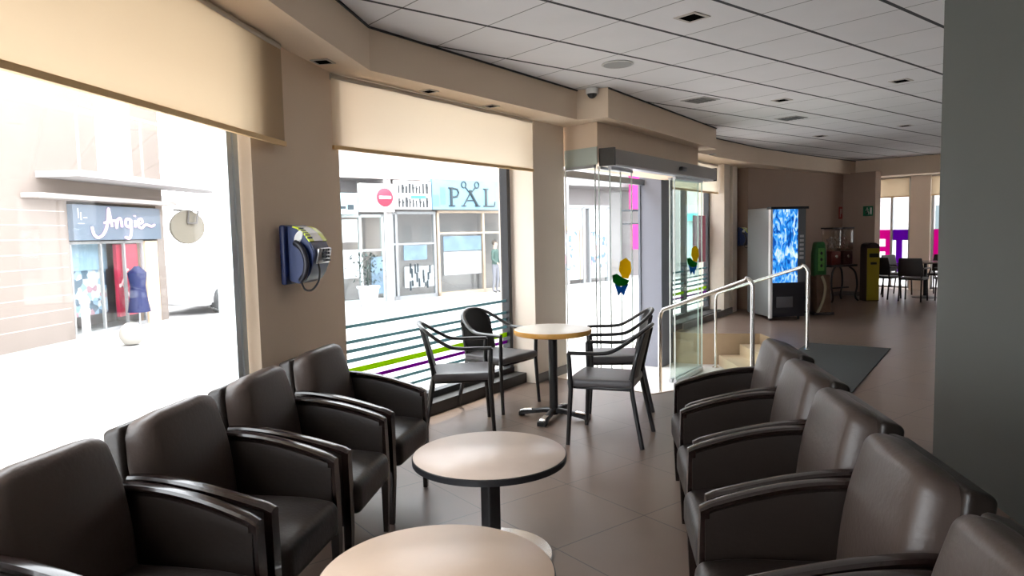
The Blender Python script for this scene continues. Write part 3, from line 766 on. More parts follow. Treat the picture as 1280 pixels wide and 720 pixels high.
# lit panel
M = bpy.data.materials.new('lit_water_panel'); M.use_nodes = True; nt = M.node_tree; bs = nt.nodes['Principled BSDF']
tc = nt.nodes.new('ShaderNodeTexCoord'); mp = nt.nodes.new('ShaderNodeMapping'); mp.inputs['Scale'].default_value = (7, 7, 3.2); nz = nt.nodes.new('ShaderNodeTexNoise'); nz.inputs['Scale'].default_value = 1.6; nz.inputs['Detail'].default_value = 9; nz.inputs['Distortion'].default_value = 1.5
cr = nt.nodes.new('ShaderNodeValToRGB'); el = cr.color_ramp.elements; el[0].position = .38; el[0].color = (.0, .05, .30, 1); el[1].position = .68; el[1].color = (.75, .9, 1, 1); e2 = el.new(.5); e2.color = (.02, .28, .80, 1)
nt.links.new(tc.outputs['Object'], mp.inputs[0]); nt.links.new(mp.outputs[0], nz.inputs['Vector']); nt.links.new(nz.outputs['Fac'], cr.inputs[0]); nt.links.new(cr.outputs[0], bs.inputs['Base Color']); nt.links.new(cr.outputs[0], bs.inputs['Emission Color']); bs.inputs['Emission Strength'].default_value = .85
bm = B(); box(bm, .045, .56, -.015, .04, .62, VH-.03); obj('lit_panel', bm, M, t)
bm = B(); box(bm, .045, .72, -.01, .04, .06, .62); low = obj('lower_panel', bm, C('vend_black', (.02, .02, .025), .3), t)
bm = B(); rbox(bm, (.30, -.015, .30), (.34, .02, .18), .01, 2, 1); obj('delivery_flap', bm, C('flap_grey', (.10, .10, .11), .2), low, True)
bm = B(); box(bm, .56, .72, -.015, .04, .62, VH-.03); cp = obj('control_panel', bm, C('control_grey', (.10, .11, .12), .4), t)
for k in range(6): bm = B(); box(bm, .60, .68, -.022, -.015, 1.0+.07*k, 1.04+.07*k); obj('button', bm, C('btn', (.4, .4, .42), .4), cp)
bm = B(); box(bm, .62, .66, -.03, -.015, .85, .93); obj('coin_slot', bm, CHROME, cp)
for x_, y_ in ((.06, .1), (.66, .1), (.06, .74), (.66, .74)): bm = B(); lathe(bm, [(.02, 0), (.02, .06)], 12, (x_, y_)); obj('foot', bm, BLACK, t)

# ---- kiddie ride with a green front and a brown body
t = thing('toy_dispenser', 'green topped upright toy dispenser with a brown patterned base, right of the vending machine', 'toy dispenser', (11.80, 6.02, 0), R(-35))
bm = B(); rbox(bm, (0, 0, .97), (.30, .22, .62), .05, 3, 3, lambda p: (p.x*(1-.35*max(0, p.z-.12)/.2), p.y, p.z)); g_ = obj('green_head', bm, C('toy_green', (.02, .13, .03), .4), t, True)
bm = B(); rbox(bm, (0, -.115, .97), (.15, .02, .40), .009, 2, 1); obj('picture_panel', bm, C('toy_lime', (.12, .34, .07), .4, noise=.5, nscale=18), g_, True)
for k in range(3): bm = B(); lathe(bm, [(.025, -.01), (.03, 0), (.025, .01)], 16); bm.transform(Matrix.Translation((0, -.128, .86+.11*k)) @ Matrix.Rotation(pi/2, 4, 'X')); obj('round_mark', bm, BLACK, g_, True)
bm = B(); rbox(bm, (.03, 0, .35), (.34, .34, .70), .03, 2, 3, lambda p: (p.x+.06*(.35-p.z), p.y, p.z)); obj('body', bm, C('toy_brown', (.13, .07, .04), .45, noise=.6, nscale=7), t, True)
bm = B(); tube(bm, smoothpath([(-.12, -.19, .02), (.0, -.22, .25), (.06, -.20, .5), (-.02, -.19, .68)], 5), .03, 10); obj('front_curve', bm, C('toy_cream', (.40, .34, .22), .5), t, True)
bm = B(); box(bm, -.22, .26, -.24, .20, 0, .04); obj('plinth', bm, C('toy_dark', (.05, .04, .035), .5), t); t.scale = (.75, .75, .98)

# ---- capsule machines on a stand with curved legs
t = thing('capsule_stand', 'black metal stand with curved legs by the far wall', 'stand', (14.05, 6.78, 0), R(-15))
IRON = C('dark_iron', (.03, .022, .02), .45)
bm = B(); box(bm, -.36, .36, -.18, .18, .70, .74); obj('shelf', bm, IRON, t)
for sx_ in (-1, 1):
    for sy_ in (-1, 1):
        bm = B(); tube(bm, smoothpath([(sx_*.20, sy_*.12, .70), (sx_*.32, sy_*.16, .58), (sx_*.36, sy_*.18, .32), (sx_*.31, sy_*.18, .10), (sx_*.37, sy_*.20, .0)], 5), .02, 8); obj('leg', bm, IRON, t, True)
bm = B(); box(bm, -.33, .33, -.01, .01, .25, .28); obj('stretcher', bm, IRON, t)
for i, (x_, rc, lb) in enumerate(((-.17, (.13, .015, .012), 'left'), (.17, (.07, .02, .016), 'right'))):
    a = R(-15); px_, py_ = 14.05+x_*cos(a), 6.78+x_*sin(a)
    q = thing('capsule_machine', 'coin capsule machine with a clear globe box, %s one of two on the black stand' % lb, 'capsule machine', (px_, py_, .74), a, 'capsule machines on the stand')
    bm = B(); rbox(bm, (0, 0, .14), (.25, .25, .28), .02, 2, 1); obj('base', bm, C('cap_red%d' % i, rc, .35), q, True)
    bm = B(); rbox(bm, (0, 0, .50), (.27, .27, .44), .04, 3, 2); obj('clear_box', bm, glassmat('cap_glass%d' % i, (.80, .76, .72), .15), q, True)
    bm = B()
    for k in range(34):
        c_ = Vector((random.uniform(-.09, .09), random.uniform(-.09, .09), .33+.035*(k//5))); bmesh.ops.create_icosphere(bm, subdivisions=1, radius=.026, matrix=Matrix.Translation(c_))
    o = obj('capsules', bm, C('cap_ball%d' % i, ((.5, .45, .4), (.45, .25, .2), (.5, .4, .3))[i], .4), q, True); o['kind'] = 'stuff'
    bm = B(); rbox(bm, (0, 0, .735), (.29, .29, .03), .01, 2, 1); obj('lid', bm, IRON, q, True)
    bm = B(); lathe(bm, [(.03, -.01), (.035, 0), (.03, .01)], 16); bm.transform(Matrix.Translation((0, -.13, .17)) @ Matrix.Rotation(pi/2, 4, 'X')); obj('coin_knob', bm, CHROME, q, True)

# ---- yellow machine beside the opening
t = thing('coin_machine', 'narrow yellow and dark upright machine beside the opening to the far room', 'machine', (14.42, 6.24, 0), R(-40))
bm = B(); extr(bm, [(-.13, .0), (-.13, 1.08), (-.11, 1.14), (-.05, 1.17), (.05, 1.17), (.11, 1.14), (.13, 1.08), (.13, .0)], .0, .26); obj('cabinet', bm, C('mach_dark', (.05, .03, .03), .4), t)
bm = B(); extr(bm, [(-.12, .02), (-.12, 1.06), (.12, 1.06), (.12, .02)], -.02, .0); obj('yellow_front', bm, C('mach_yellow', (.34, .26, .015), .4), t)
bm = B(); rbox(bm, (0, -.03, .92), (.18, .03, .08), .01, 2, 1); obj('control_box', bm, BLACK, t, True)
bm = B(); rbox(bm, (0, -.03, .76), (.12, .03, .05), .01, 2, 1); obj('slot', bm, BLACK, t, True)

# ---- wall signs
t = thing('fire_sign', 'small red and white fire equipment sign on the far dark wall', 'sign', (15.22, 7.295, 1.80))
bm = B(); box(bm, -.07, .07, -.012, -.002, -.13, .13); obj('sign_plate', bm, C('sign_red', (.35, .03, .02), .5), t)
bm = B(); box(bm, -.04, -.012, -.016, -.012, -.09, .09); box(bm, .012, .04, -.016, -.012, -.02, .09); obj('pictogram', bm, C('sign_pale', (.5, .42, .38), .5), t)
t = thing('exit_sign', 'green emergency exit sign with a running figure beside the opening to the far room', 'sign', (15.35, 6.76, 1.82), R(-90)); t.scale = (.62, 1, .8)
bm = B(); box(bm, -.16, .16, -.02, -.002, -.13, .13); obj('sign_plate', bm, C('exit_green', (.0, .16, .07), .5), t)
bm = B(); bmesh.ops.create_uvsphere(bm, u_segments=10, v_segments=6, radius=.02, matrix=Matrix.Translation((-.02, -.024, .075)))
for a_, b_ in (((-.02, .055), (.0, -.005)), ((-.02, .045), (-.07, .02)), ((-.02, .045), (.03, .03)), ((.0, -.005), (.04, -.04)), ((.0, -.005), (-.04, -.05)), ((-.04, -.05), (-.08, -.05)), ((.04, -.04), (.03, -.09))):
    tube(bm, [(a_[0], -.024, a_[1]), (b_[0], -.024, b_[1])], .01, 6)
obj('running_figure', bm, WHITE, t)
bm = B(); box(bm, .08, .13, -.024, -.02, -.09, .09); obj('door_symbol', bm, WHITE, t)

# ---- far room tables and chairs
def far_chair(first=[None], *a): pass
def make_cafe_chair():
    t = thing('cafe_chair', '-', 'chair')
    DK = C('far_chair_dark', (.03, .02, .018), .45)
    bm = B(); rbox(bm, (0, 0, .45), (.44, .44, .05), .02, 2, 2); obj('seat', bm, DK, t, True)
    bm = B(); rbox(bm, (-.22, 0, .68), (.035, .46, .36), .016, 3, 5, lambda p: (p.x+.5*p.y*p.y-.12*(p.z+.18), p.y*(1-.12*max(0, p.z)/.18), p.z)); obj('backrest', bm, DK, t, True)
    for s_ in (-1, 1):
        bm = B(); tube(bm, [(.19, s_*.2, 0), (.18, s_*.19, .43)], .016, 8); obj('leg', bm, DK, t, True)
        bm = B(); tube(bm, [(-.24, s_*.2, 0), (-.18, s_*.19, .43), (-.22, s_*.2, .6)], .016, 8); obj('leg', bm, DK, t, True)
        bm = B(); tube(bm, smoothpath([(-.22, s_*.23, .66), (0, s_*.26, .66), (.16, s_*.25, .64), (.19, s_*.2, .45)], 4), .014, 8); obj('arm', bm, DK, t, True)
    return t
c0 = make_cafe_chair()
fc = [((15.14, 6.28), -12, 'dark cafe chair in the far room, partly hidden behind the yellow machine'),
      ((16.05, 6.42), -105, 'dark cafe chair behind the far round table, nearest the window letters'),
      ((15.30, 5.12), 55, 'dark cafe chair in front of the far round table, seen from behind'),
      ((14.95, 5.68), 5, 'dark cafe chair in the far room, second from the yellow machine'),
      ((16.05, 5.05), 95, 'dark cafe chair in the far room, rightmost beside the grey green wall'),
      ((16.50, 5.75), 180, 'dark cafe chair on the window side of the far round table')]
for i, ((x, y), a, lb) in enumerate(fc):
    if i == 0: c0.location = (x, y, 0); c0.rotation_euler = (0, 0, R(a)); c0['label'] = lb; c0['group'] = 'dark cafe chairs in the far room'
    else: dup(c0, (x, y, 0), R(a), lb, 'dark cafe chairs in the far room')
def ftable(x, y, label):
    t = thing('cafe_table', label, 'table', (x, y, 0))
    bm = B(); lathe(bm, [(.38, .72), (.40, .73), (.40, .745), (.395, .75)], 40); obj('tabletop', bm, C('far_top', (.30, .24, .22), .2), t, True)
    bm = B(); lathe(bm, [(.035, .02), (.035, .70), (.1, .72)], 16); obj('pedestal', bm, BLACK, t, True)
    bm = B(); lathe(bm, [(.24, 0), (.24, .012), (.05, .04)], 32); obj('base_disc', bm, BLACK, t, True)
ftable(15.80, 5.78, 'round dark cafe table in the far room among dark chairs')

# ================================================================== OUTSIDE
def U(A, Bq):                                   # facade frame: local x along, y outward away from the viewer
    A = Vector((*A, 0)); d = Vector((*Bq, 0))-A; return frameM(A, math.atan2(d.y, d.x))
# --- shop building across the street on the left
AM = U((2.08, 16.77), (4.17, 18.93))
CORNER = t = thing('corner_building', 'pale stone building across the street with the Angie shop, seen through the left window', 'building')
bm = B()
x0, x1 = -.02, 3.05
box(bm, -14, x0, 0, 8, -.46, 9, M=AM); box(bm, x1, 3.35, 0, 8, -.46, 9, M=AM); box(bm, x0, x1, 0, 8, 2.36, 9, M=AM); box(bm, x0, x1, 1.2, 8, -.46, 2.36, M=AM)
obj('wall', bm, STONE, t)
bm = B(); box(bm, -1.2, 3.4, -.35, 0, 2.38, 2.47, M=AM); obj('cornice', bm, C('cornice_grey', (.42, .38, .36), .7), t)
bm = B(); box(bm, -.8, 5.2, -.9, 0, 2.78, 2.90, M=AM); bal = obj('balcony', bm, PLASTER, t)
bm = B()
for x_ in [-.75+k*1.0 for k in range(7)]: box(bm, x_-.02, x_+.02, -.88, -.85, 2.9, 4.15, M=AM)
box(bm, -.78, 5.2, -.885, -.845, 4.12, 4.17, M=AM)
obj('balcony_railing', bm, C('rail_pink', (.45, .36, .34), .6), bal)
bm = B(); box(bm, 1.0, 2.2, -.02, .02, 2.95, 4.9, M=AM); wf = obj('window_frame', bm, C('frame_pale', (.6, .57, .55), .6), t)
bm = B(); box(bm, 1.08, 2.12, -.03, -.02, 3.0, 4.8, M=AM); obj('pane', bm, C('pane_grey', (.55, .56, .58), .2), wf)
bm = B()
for k in range(9): box(bm, -14, -.1, -.004, 0, -.1+k*.28, -.085+k*.28, M=AM)
obj('stone_joints', bm, C('joint_tan', (.55, .46, .40), .9), t)
bm = B(); box(bm, 2.50, 3.0, -.02, .2, -.46, 1.52, M=AM); obj('pilaster', bm, C('pilaster_tan', (.72, .52, .36), .8), t)
# shop window
SWM = AM
bm = B()
for x_ in (.04, .98, 1.78, 2.46): box(bm, x_-.025, x_+.025, .02, .08, -.40, 1.54, M=SWM)
box(bm, 0, 2.5, .02, .08, -.46, -.38, M=SWM); box(bm, 0, 2.5, .02, .08, 1.48, 1.54, M=SWM)
sw = obj('shop_window', bm, C('shop_frame', (.30, .30, .30), .5), CORNER)
bm = B(); box(bm, .04, 2.46, .045, .055, -.38, 1.5, M=SWM); obj('pane', bm, GLASS, sw)
DISP = bpy.data.materials.new('display_print'); DISP.use_nodes = True; nt = DISP.node_tree; bs = nt.nodes['Principled BSDF']
tc = nt.nodes.new('ShaderNodeTexCoord'); vo = nt.nodes.new('ShaderNodeTexVoronoi'); vo.inputs['Scale'].default_value = 7
cr = nt.nodes.new('ShaderNodeValToRGB'); cr.color_ramp.interpolation = 'CONSTANT'; el = cr.color_ramp.elements
for i, (p_, c_) in enumerate(((0, (.55, .68, .78)), (.3, (.10, .16, .22)), (.42, (.62, .62, .60)), (.6, (.45, .25, .3)), (.7, (.30, .45, .60)), (.85, (.7, .72, .7)))):
    e_ = el[i] if i < 2 else el.new(p_); e_.position = p_; e_.color = (*c_, 1)
nt.links.new(tc.outputs['Object'], vo.inputs['Vector']); nt.links.new(vo.outputs['Color'], cr.inputs[0]); nt.links.new(cr.outputs[0], bs.inputs['Base Color'])
bm = B(); box(bm, .06, 1.76, .5, .56, -.1, .95, M=SWM); obj('display_print', bm, DISP, sw)
bm = B(); box(bm, .06, 1.76, .45, .5, .90, 1.48, M=SWM); obj('display_board', bm, C('display_blue', (.30, .45, .58), .6), sw)
bm = B(); box(bm, 1.62, 2.40, .12, .20, -.20, 1.46, M=SWM); rb = obj('red_banner', bm, C('banner_red', (.45, .02, .06), .6), CORNER)
bm = B(); tube(bm, smoothpath([SWM @ Vector((1.85+.24*math.cos(k*.9)*(.6+.05*k), .11, .85-.09*k+.1*math.sin(k*1.7))) for k in range(9)], 5), .022, 6); obj('banner_scroll', bm, C('scroll_pink', (.8, .55, .55), .6), rb)
# mannequin like blue coat in the window
bm = B(); lathe(bm, [(.05, .95), (.10, .9), (.20, .8), (.16, .5), (.19, .2), (.24, -.1), (.02, -.12)], 20); bm.transform(SWM @ Matrix.Translation((1.72, .02-.3, .0))); 
mq = thing('dress_form', 'deep blue coat on a stand in front of the red banner of the left shop', 'clothing', tuple((SWM @ Vector((1.72, -.28, -.46)))))
bm.transform(Matrix.Translation(-Vector(mq.location))); obj('coat', bm, C('coat_blue', (.006, .012, .075), .6), mq, True)
bm = B(); lathe(bm, [(.14, 0), (.14, .02), (.02, .04), (.02, .4)], 16); obj('stand', bm, ALU, mq, True)
# Angie sign
t = thing('shop_sign', 'dark blue grey shop sign with pink and white handwritten Angie lettering', 'sign')
bm = B(); box(bm, -.02, 3.02, -.12, 0, 1.56, 2.30, M=AM); obj('sign_board', bm, C('sign_slate', (.11, .14, .18), .6), t)
def strokes(name, lines, m_, par, M, x0, z0, sx, sz, r=.022, y=-.14):
    for ln in lines:
        bm = B(); tube(bm, smoothpath([M @ Vector((x0+px*sx, y, z0+pz*sz)) for px, pz in ln], 6), r, 6); obj(name, bm, m_, par, True)
ANG = [[(.0, .25), (.03, .0), (.12, -.10), (.24, .10), (.30, .45), (.33, .85), (.36, .50), (.38, .25)], [(.24, .38), (.33, .42), (.42, .46)],
       [(.46, .50), (.47, .22), (.50, .48), (.56, .52), (.58, .24)],
       [(.76, .50), (.68, .52), (.66, .32), (.74, .26), (.77, .50), (.77, .10), (.72, -.14), (.64, -.10)],
       [(.86, .48), (.86, .24)], [(.86, .62), (.865, .65)],
       [(.93, .36), (1.02, .42), (1.0, .54), (.94, .50), (.93, .30), (1.0, .22), (1.10, .34), (1.22, .28), (1.30, .34)]]
strokes('letter', ANG, C('letter_pink', (.95, .62, .82), .4), t, AM, .50, 1.68, 1.72, .66, .03)
bm = B()
for x_, z_, w_, h_ in ((.12, 2.02, .03, .2), (.2, 1.98, .03, .16), (.28, 2.02, .12, .02), (.12, 1.9, .18, .015)): box(bm, x_, x_+w_, -.126, -.12, z_, z_+h_, M=AM)
obj('small_marks', bm, C('mark_grey', (.45, .48, .5), .5), t)
# hanging round sign and bracket
t = thing('hanging_sign', 'beige round hanging sign on a dark bracket, right of the Angie shop', 'sign', tuple(AM @ Vector((4.0, -.25, 1.85))), 0)
bm = B(); lathe(bm, [(.02, -.05), (.42, -.05), (.44, 0), (.42, .05), (.02, .05)], 40, sx=1.15); bm.transform(Matrix.Rotation(R(20), 4, 'Z') @ Matrix.Rotation(pi/2, 4, 'X')); obj('sign_disc', bm, C('disc_beige', (.17, .15, .115), .6), t, True)
bm = B(); tube(bm, [(0, -.08, .1), (.22, -.08, .1), (.26, -.08, .42), (.04, -.08, .42), (0, -.08, .1)], .03, 6); tube(bm, [(.1, 0, .42), (-.3, .1, .45)], .03, 6); obj('bracket', bm, C('bracket_dark', (.12, .11, .10), .5), t)
# bollard and plant pot
t = thing('bollard', 'pale grey bollard on the pavement in front of the left shop window', 'bollard', (2.0, 14.8, -.46))
bm = B(); lathe(bm, [(.11, 0), (.11, .05), (.075, .06), (.07, .85), (.09, .87), (.09, .93), (.05, 1.0)], 20); obj('bollard_post', bm, C('bollard_grey', (.45, .45, .47), .5), t, True)
bm = B(); lathe(bm, [(.074, .70), (.08, .71), (.08, .76), (.074, .77)], 20); obj('reflective_band', bm, WHITE, t, True)
t = tag(obj('stone_ball', lathe(B(), [(.01, 0), (.14, .03), (.21, .14), (.22, .22), (.19, .34), (.1, .42), (.01, .44)], 20), C('ball_grey', (.32, .30, .27), .8), None, True, (2.75, 14.9, -.46)), 'round grey stone ball on the pavement to the right of the bollard', 'stone ball')
# far end of that street
t = thing('street_building', 'blank white building closing the street behind the hanging sign', 'building')
bm = B(); box(bm, -12, 7, 34, 40, -.46, 14); obj('wall', bm, PLASTER, t)
for i, (x_, z_) in enumerate(((1.5, 3), (4, 3), (1.5, 6.5), (4, 6.5))):
    bm = B(); box(bm, x_, x_+1.2, 33.95, 34.0, z_, z_+1.8); obj('window', bm, C('far_pane', (.6, .62, .63), .3), t)
t = thing('parked_car', 'pale car parked down the street left of the window frame', 'car', (6.0, 21.2, -.46), R(50))
bm = B(); prof = [(-2.0, .25), (-2.05, .6), (-1.9, .85), (-1.2, .95), (-.7, 1.38), (.6, 1.42), (1.2, .98), (1.9, .85), (2.05, .6), (2.0, .25)]; extr(bm, prof, -.82, .82); bmesh.ops.bevel(bm, geom=[e_ for e_ in bm.edges], offset=.06, segments=3, affect='EDGES'); obj('body', bm, C('car_white', (.75, .76, .78), .3), t, True)
bm = B(); extr(bm, [(-1.1, .97), (-.68, 1.32), (.56, 1.35), (1.05, 1.0)], -.825, .825); obj('windows', bm, C('car_glass', (.30, .33, .36), .1), t)
for x_ in (-1.3, 1.3):
    for y_ in (-.80, .80):
        bm = B(); lathe(bm, [(.20, -.09), (.31, -.09), (.33, -.05), (.33, .05), (.31, .09), (.20, .09)], 24); bm.transform(Matrix.Translation((x_, y_, .33)) @ Matrix.Rotation(pi/2, 4, 'X')); obj('wheel', bm, C('tyre', (.05, .05, .05), .7), t, True)

# --- shops across the street seen through the middle window: plane at y about 18.6
PM = U((9, 18.55), (15, 18.8))
SHOPS = t = thing('shop_building', 'long white building across the street carrying the PAL sign and shop fronts', 'building')
bm = B()
box(bm, -1.6, 14.3, .0, 6, 3.25, 11, M=PM); box(bm, -1.6, 14.3, 1.6, 6, -.46, 3.25, M=PM)
for x_, w_ in ((-1.6, .1), (1.35, .25), (6.18, .3), (6.9, 2.4)): box(bm, x_, x_+w_, 0, 1.7, -.46, 3.25, M=PM)
obj('wall', bm, PLASTER, t)
bm = B(); box(bm, -1.5, 6.2, -.05, -.002, 3.20, 3.28, M=PM); obj('string_course', bm, C('course_pink', (.68, .55, .52), .7), t)
for x_ in (-1.2, 2.0, 5.5, 9, 12.4):
    for z_ in (4.6, 7.6):
        bm = B(); box(bm, x_, x_+1.3, -.03, .02, z_, z_+1.9, M=PM); w_ = obj('window', bm, C('frame_pale', (.6, .57, .55), .6), t)
        bm = B(); box(bm, x_+.08, x_+.62, -.04, -.03, z_+.08, z_+1.82, M=PM); box(bm, x_+.68, x_+1.22, -.04, -.03, z_+.08, z_+1.82, M=PM); obj('pane', bm, C('pane_grey', (.55, .56, .58), .2), w_)
def signb(name, label, x0, x1, z0, z1, m_, y=-.16, d=.12):
    t = thing(name, label, 'sign'); bm = B(); box(bm, x0, x1, y, y+d, z0, z1, M=PM); obj('sign_board', bm, m_, t); return t
t = signb('shop_sign', 'pale blue shop sign with serif PAL lettering and open scissors', 3.0, 6.16, 2.30, 3.26, C('pal_blue', (.15, .27, .35), .5, noise=.35, nscale=1.2))
INK = C('pal_ink', (.02, .035, .045), .5)
def PT(x, z, y=-.17): return PM @ Matrix.Translation((x, y, z))
def serif(par, lines, r=.035):
    for ln in lines:
        bm = B()
        for a_, b_ in zip(ln[:-1], ln[1:]):
            tube(bm, [PM @ Vector((a_[0], -.18, a_[1])), PM @ Vector((b_[0], -.18, b_[1]))], r, 6)
        obj('letter', bm, INK, par)
HALO = C('pal_halo', (.8, .88, .92), .5)
for dx, body in ((3.95, 'P'), (4.5, 'A'), (5.18, 'L')):
    pass
bmP = B()
for ln, r_ in (([(3.72, 2.42), (3.72, 2.98)], .045), ([(3.62, 2.42), (3.86, 2.42)], .02), ([(3.62, 2.98), (3.76, 2.98), (3.95, 2.95), (4.02, 2.84), (3.95, 2.72), (3.74, 2.69)], .03)):
    tube(bmP, [PM @ Vector((a_, -.18, b_)) for a_, b_ in ln], r_, 8)
obj('letter', bmP, INK, t)
bmA = B()
for ln, r_ in (([(4.20, 2.42), (4.55, 2.92)], .022), ([(4.78, 2.42), (4.45, 2.92)], .045), ([(4.12, 2.42), (4.30, 2.42)], .018), ([(4.68, 2.42), (4.90, 2.42)], .018), ([(4.32, 2.60), (4.68, 2.60)], .018)):
    tube(bmA, [PM @ Vector((a_, -.18, b_)) for a_, b_ in ln], r_, 8)
obj('letter', bmA, INK, t)
bmL = B()
for ln, r_ in (([(5.15, 2.42), (5.15, 2.98)], .045), ([(5.04, 2.98), (5.26, 2.98)], .02), ([(5.04, 2.42), (5.50, 2.42), (5.54, 2.56)], .025)):
    tube(bmL, [PM @ Vector((a_, -.18, b_)) for a_, b_ in ln], r_, 8)
obj('letter', bmL, INK, t)
bmS = B()
for sg in (-1, 1):
    cx_ = 4.5+sg*.27; tube(bmS, [PM @ Vector((cx_+.09*cos(2*pi*k/16), -.18, 3.10+.10*sin(2*pi*k/16))) for k in range(17)], .02, 6)
    tube(bmS, [PM @ Vector((4.5+sg*.21, -.18, 3.03)), PM @ Vector((4.5-sg*.02, -.18, 2.78))], .02, 6)
obj('scissors', bmS, INK, t)
bm = B(); box(bm, 3.02, 3.25, -.165, -.16, 2.40, 2.75, M=PM); box(bm, 3.3, 3.5, -.165, -.16, 2.45, 3.0, M=PM); obj('side_picture', bm, C('pal_pic', (.10, .30, .45), .5), t)
t = signb('shop_sign', 'white sign board with dense black and teal letters beside the PAL sign', 1.65, 2.95, 2.30, 3.16, WHITE)
bm = B()
for r_ in range(2):
    for k in range(9):
        x_ = 1.75+k*.125; z_ = 2.36+r_*.42
        hh = random.uniform(.20, .32); ww = random.uniform(.05, .09)
        box(bm, x_, x_+ww, -.168, -.16, z_, z_+hh, M=PM)
        if random.random() < .6: box(bm, x_, x_+.1, -.168, -.16, z_+hh*.5, z_+hh*.5+.05, M=PM)
obj('letters', bm, C('ink_grey', (.03, .035, .04), .5), t)
bm = B(); box(bm, 2.2, 2.75, -.167, -.16, 2.62, 2.72, M=PM); obj('teal_word', bm, C('teal_ink', (.05, .45, .42), .5), t)
t = signb('shop_sign', 'plain white fascia board behind the round red no entry sign', .45, 1.60, 2.22, 3.04, WHITE)
t = signb('shop_sign', 'small pale blue shop sign at the left edge of the middle window', -.6, .38, 2.15, 2.75, C('sky_board', (.40, .62, .68), .5))
bm = B(); box(bm, .05, .25, -.17, -.16, 2.28, 2.42, M=PM); box(bm, -.2, 0, -.17, -.16, 2.3, 2.38, M=PM); obj('marks', bm, INK, t)
t = thing('no_entry_sign', 'round red no entry road sign with a white bar on a pole across the street', 'sign', tuple(PM @ Vector((1.05, -.55, 0))))
RM = Matrix.Rotation(PM.to_euler().z, 4, 'Z')
bm = B(); lathe(bm, [(.25, -.01), (.27, 0), (.25, .01)], 32); bm.transform(Matrix.Translation((0, 0, 2.62)) @ Matrix.Rotation(pi/2, 4, 'X')); obj('red_disc', bm, C('traffic_red', (.72, .02, .05), .4), t, True)
bm = B(); box(bm, -.19, .19, -.02, -.012, 2.58, 2.66); obj('white_bar', bm, WHITE, t)
bm = B(); tube(bm, [(0, .03, -.46), (0, .03, 2.85)], .03, 10); obj('pole', bm, C('pole_pale', (.6, .62, .62), .4), t, True)
# shop fronts
def shopfront(label, x0, x1, z1, posts, fm, posters, rail_z=None):
    bm = B()
    for p_ in posts: box(bm, p_-.04, p_+.04, .05, .15, -.46, z1, M=PM)
    box(bm, x0, x1, .05, .15, z1-.08, z1, M=PM); box(bm, x0, x1, .05, .15, -.46, -.34, M=PM)
    if rail_z: box(bm, x0, x1, .06, .14, rail_z-.03, rail_z+.03, M=PM)
    t = obj('shop_front', bm, fm, SHOPS); t['label'] = label
    bm = B(); box(bm, x0, x1, .095, .105, -.34, z1-.08, M=PM); obj('pane', bm, GLASS, t)
    for a_, b_, c_, d_, m_ in posters:
        bm = B(); box(bm, a_, b_, .02, .045, c_, d_, M=PM); obj('poster', bm, m_, t)
    return t
PB = C('poster_blue', (.13, .20, .27), .5, noise=.6, nscale=3); PW = C('poster_white', (.34, .36, .37), .5, noise=.15, nscale=3); PG = C('poster_grey', (.42, .46, .46), .5); FG = C('front_grey', (.25, .26, .27), .5); FT = C('front_brown', (.42, .33, .25), .5)
shopfront('shop front with pale blue posters under the PAL sign, beside the standing person', 3.3, 6.18, 2.28, (3.34, 5.2, 6.14), FT, ((3.5, 5.05, .98, 1.45, PB), (3.5, 5.05, .2, .95, PW)), 1.55)
LEAF = shopfront('grey framed shop front with white leaflets under the board of dense letters', 1.60, 3.25, 2.24, (1.64, 1.78, 3.2), FG, ((2.0, 2.85, .75, 1.2, PB), (2.0, 3.1, -.1, .55, PW)), 1.25)
shopfront('narrow pale shop front left of the grey framed one', -1.5, 1.35, 2.15, (-1.4, -.2, .55, 1.3), C('front_pale', (.45, .5, .5), .5), ((.85, 1.25, -.2, .9, PB), (-.1, .45, .3, 1.1, PW), (-.1, .45, 1.35, 2.0, PG)), 1.1)
# leaflets with small figures
bm = B()
for k in range(16):
    x_ = random.uniform(2.05, 3.0); z_ = random.uniform(-.2, .45); box(bm, x_, x_+.05, .0, .02, z_, z_+random.uniform(.1, .3), M=PM)
tag(obj('leaflets', bm, INK, LEAF), kind='stuff')
# right part: white doors, banner
bm = B()
for a_, b_ in ((8.75, 8.85), (9.95, 10.08), (10.30, 10.38), (11.35, 11.5)): box(bm, a_, b_, -.1, .05, -.46, 2.45, M=PM)
box(bm, 8.75, 11.5, -.1, .05, 2.38, 2.5, M=PM)
t = obj('shop_door', bm, FG, SHOPS)
bm = B(); box(bm, 8.85, 9.95, -.06, -.02, -.3, 2.38, M=PM); obj('pane', bm, PW, t)
bm = B(); box(bm, 10.38, 11.35, -.06, -.02, -.3, 2.38, M=PM); obj('pane', bm, PG, t)
bm = B(); box(bm, 8.9, 9.9, -.10, -.06, 1.55, 1.75, M=PM); box(bm, 9.78, 9.92, -.10, -.06, -.3, 1.6, M=PM); obj('wood_frame', bm, FT, t)
bm = B(); box(bm, 8.98, 9.70, -.09, -.07, .1, 1.50, M=PM); obj('poster', bm, DISP, t)
bm = B(); box(bm, 10.42, 11.3, -.09, -.07, .0, 1.50, M=PM); obj('poster', bm, DISP, t)
PKM = C('banner_pink', (.42, .015, .15), .6); PPM = C('banner_purple', (.13, .05, .24), .6)
t = thing('street_banner', 'pink and purple upright banner sign across the street above the flower sticker', 'banner')
bm = B(); box(bm, 12.3, 13.0, -.5, -.42, 2.35, 3.9, M=PM); obj('pink_panel', bm, PKM, t)
bm = B(); box(bm, 13.0, 13.5, -.5, -.42, 2.35, 3.9, M=PM); obj('purple_panel', bm, PPM, t)
bm = B(); box(bm, 12.4, 13.3, -.5, -.42, .75, 1.75, M=PM); obj('lower_panel', bm, PKM, t)
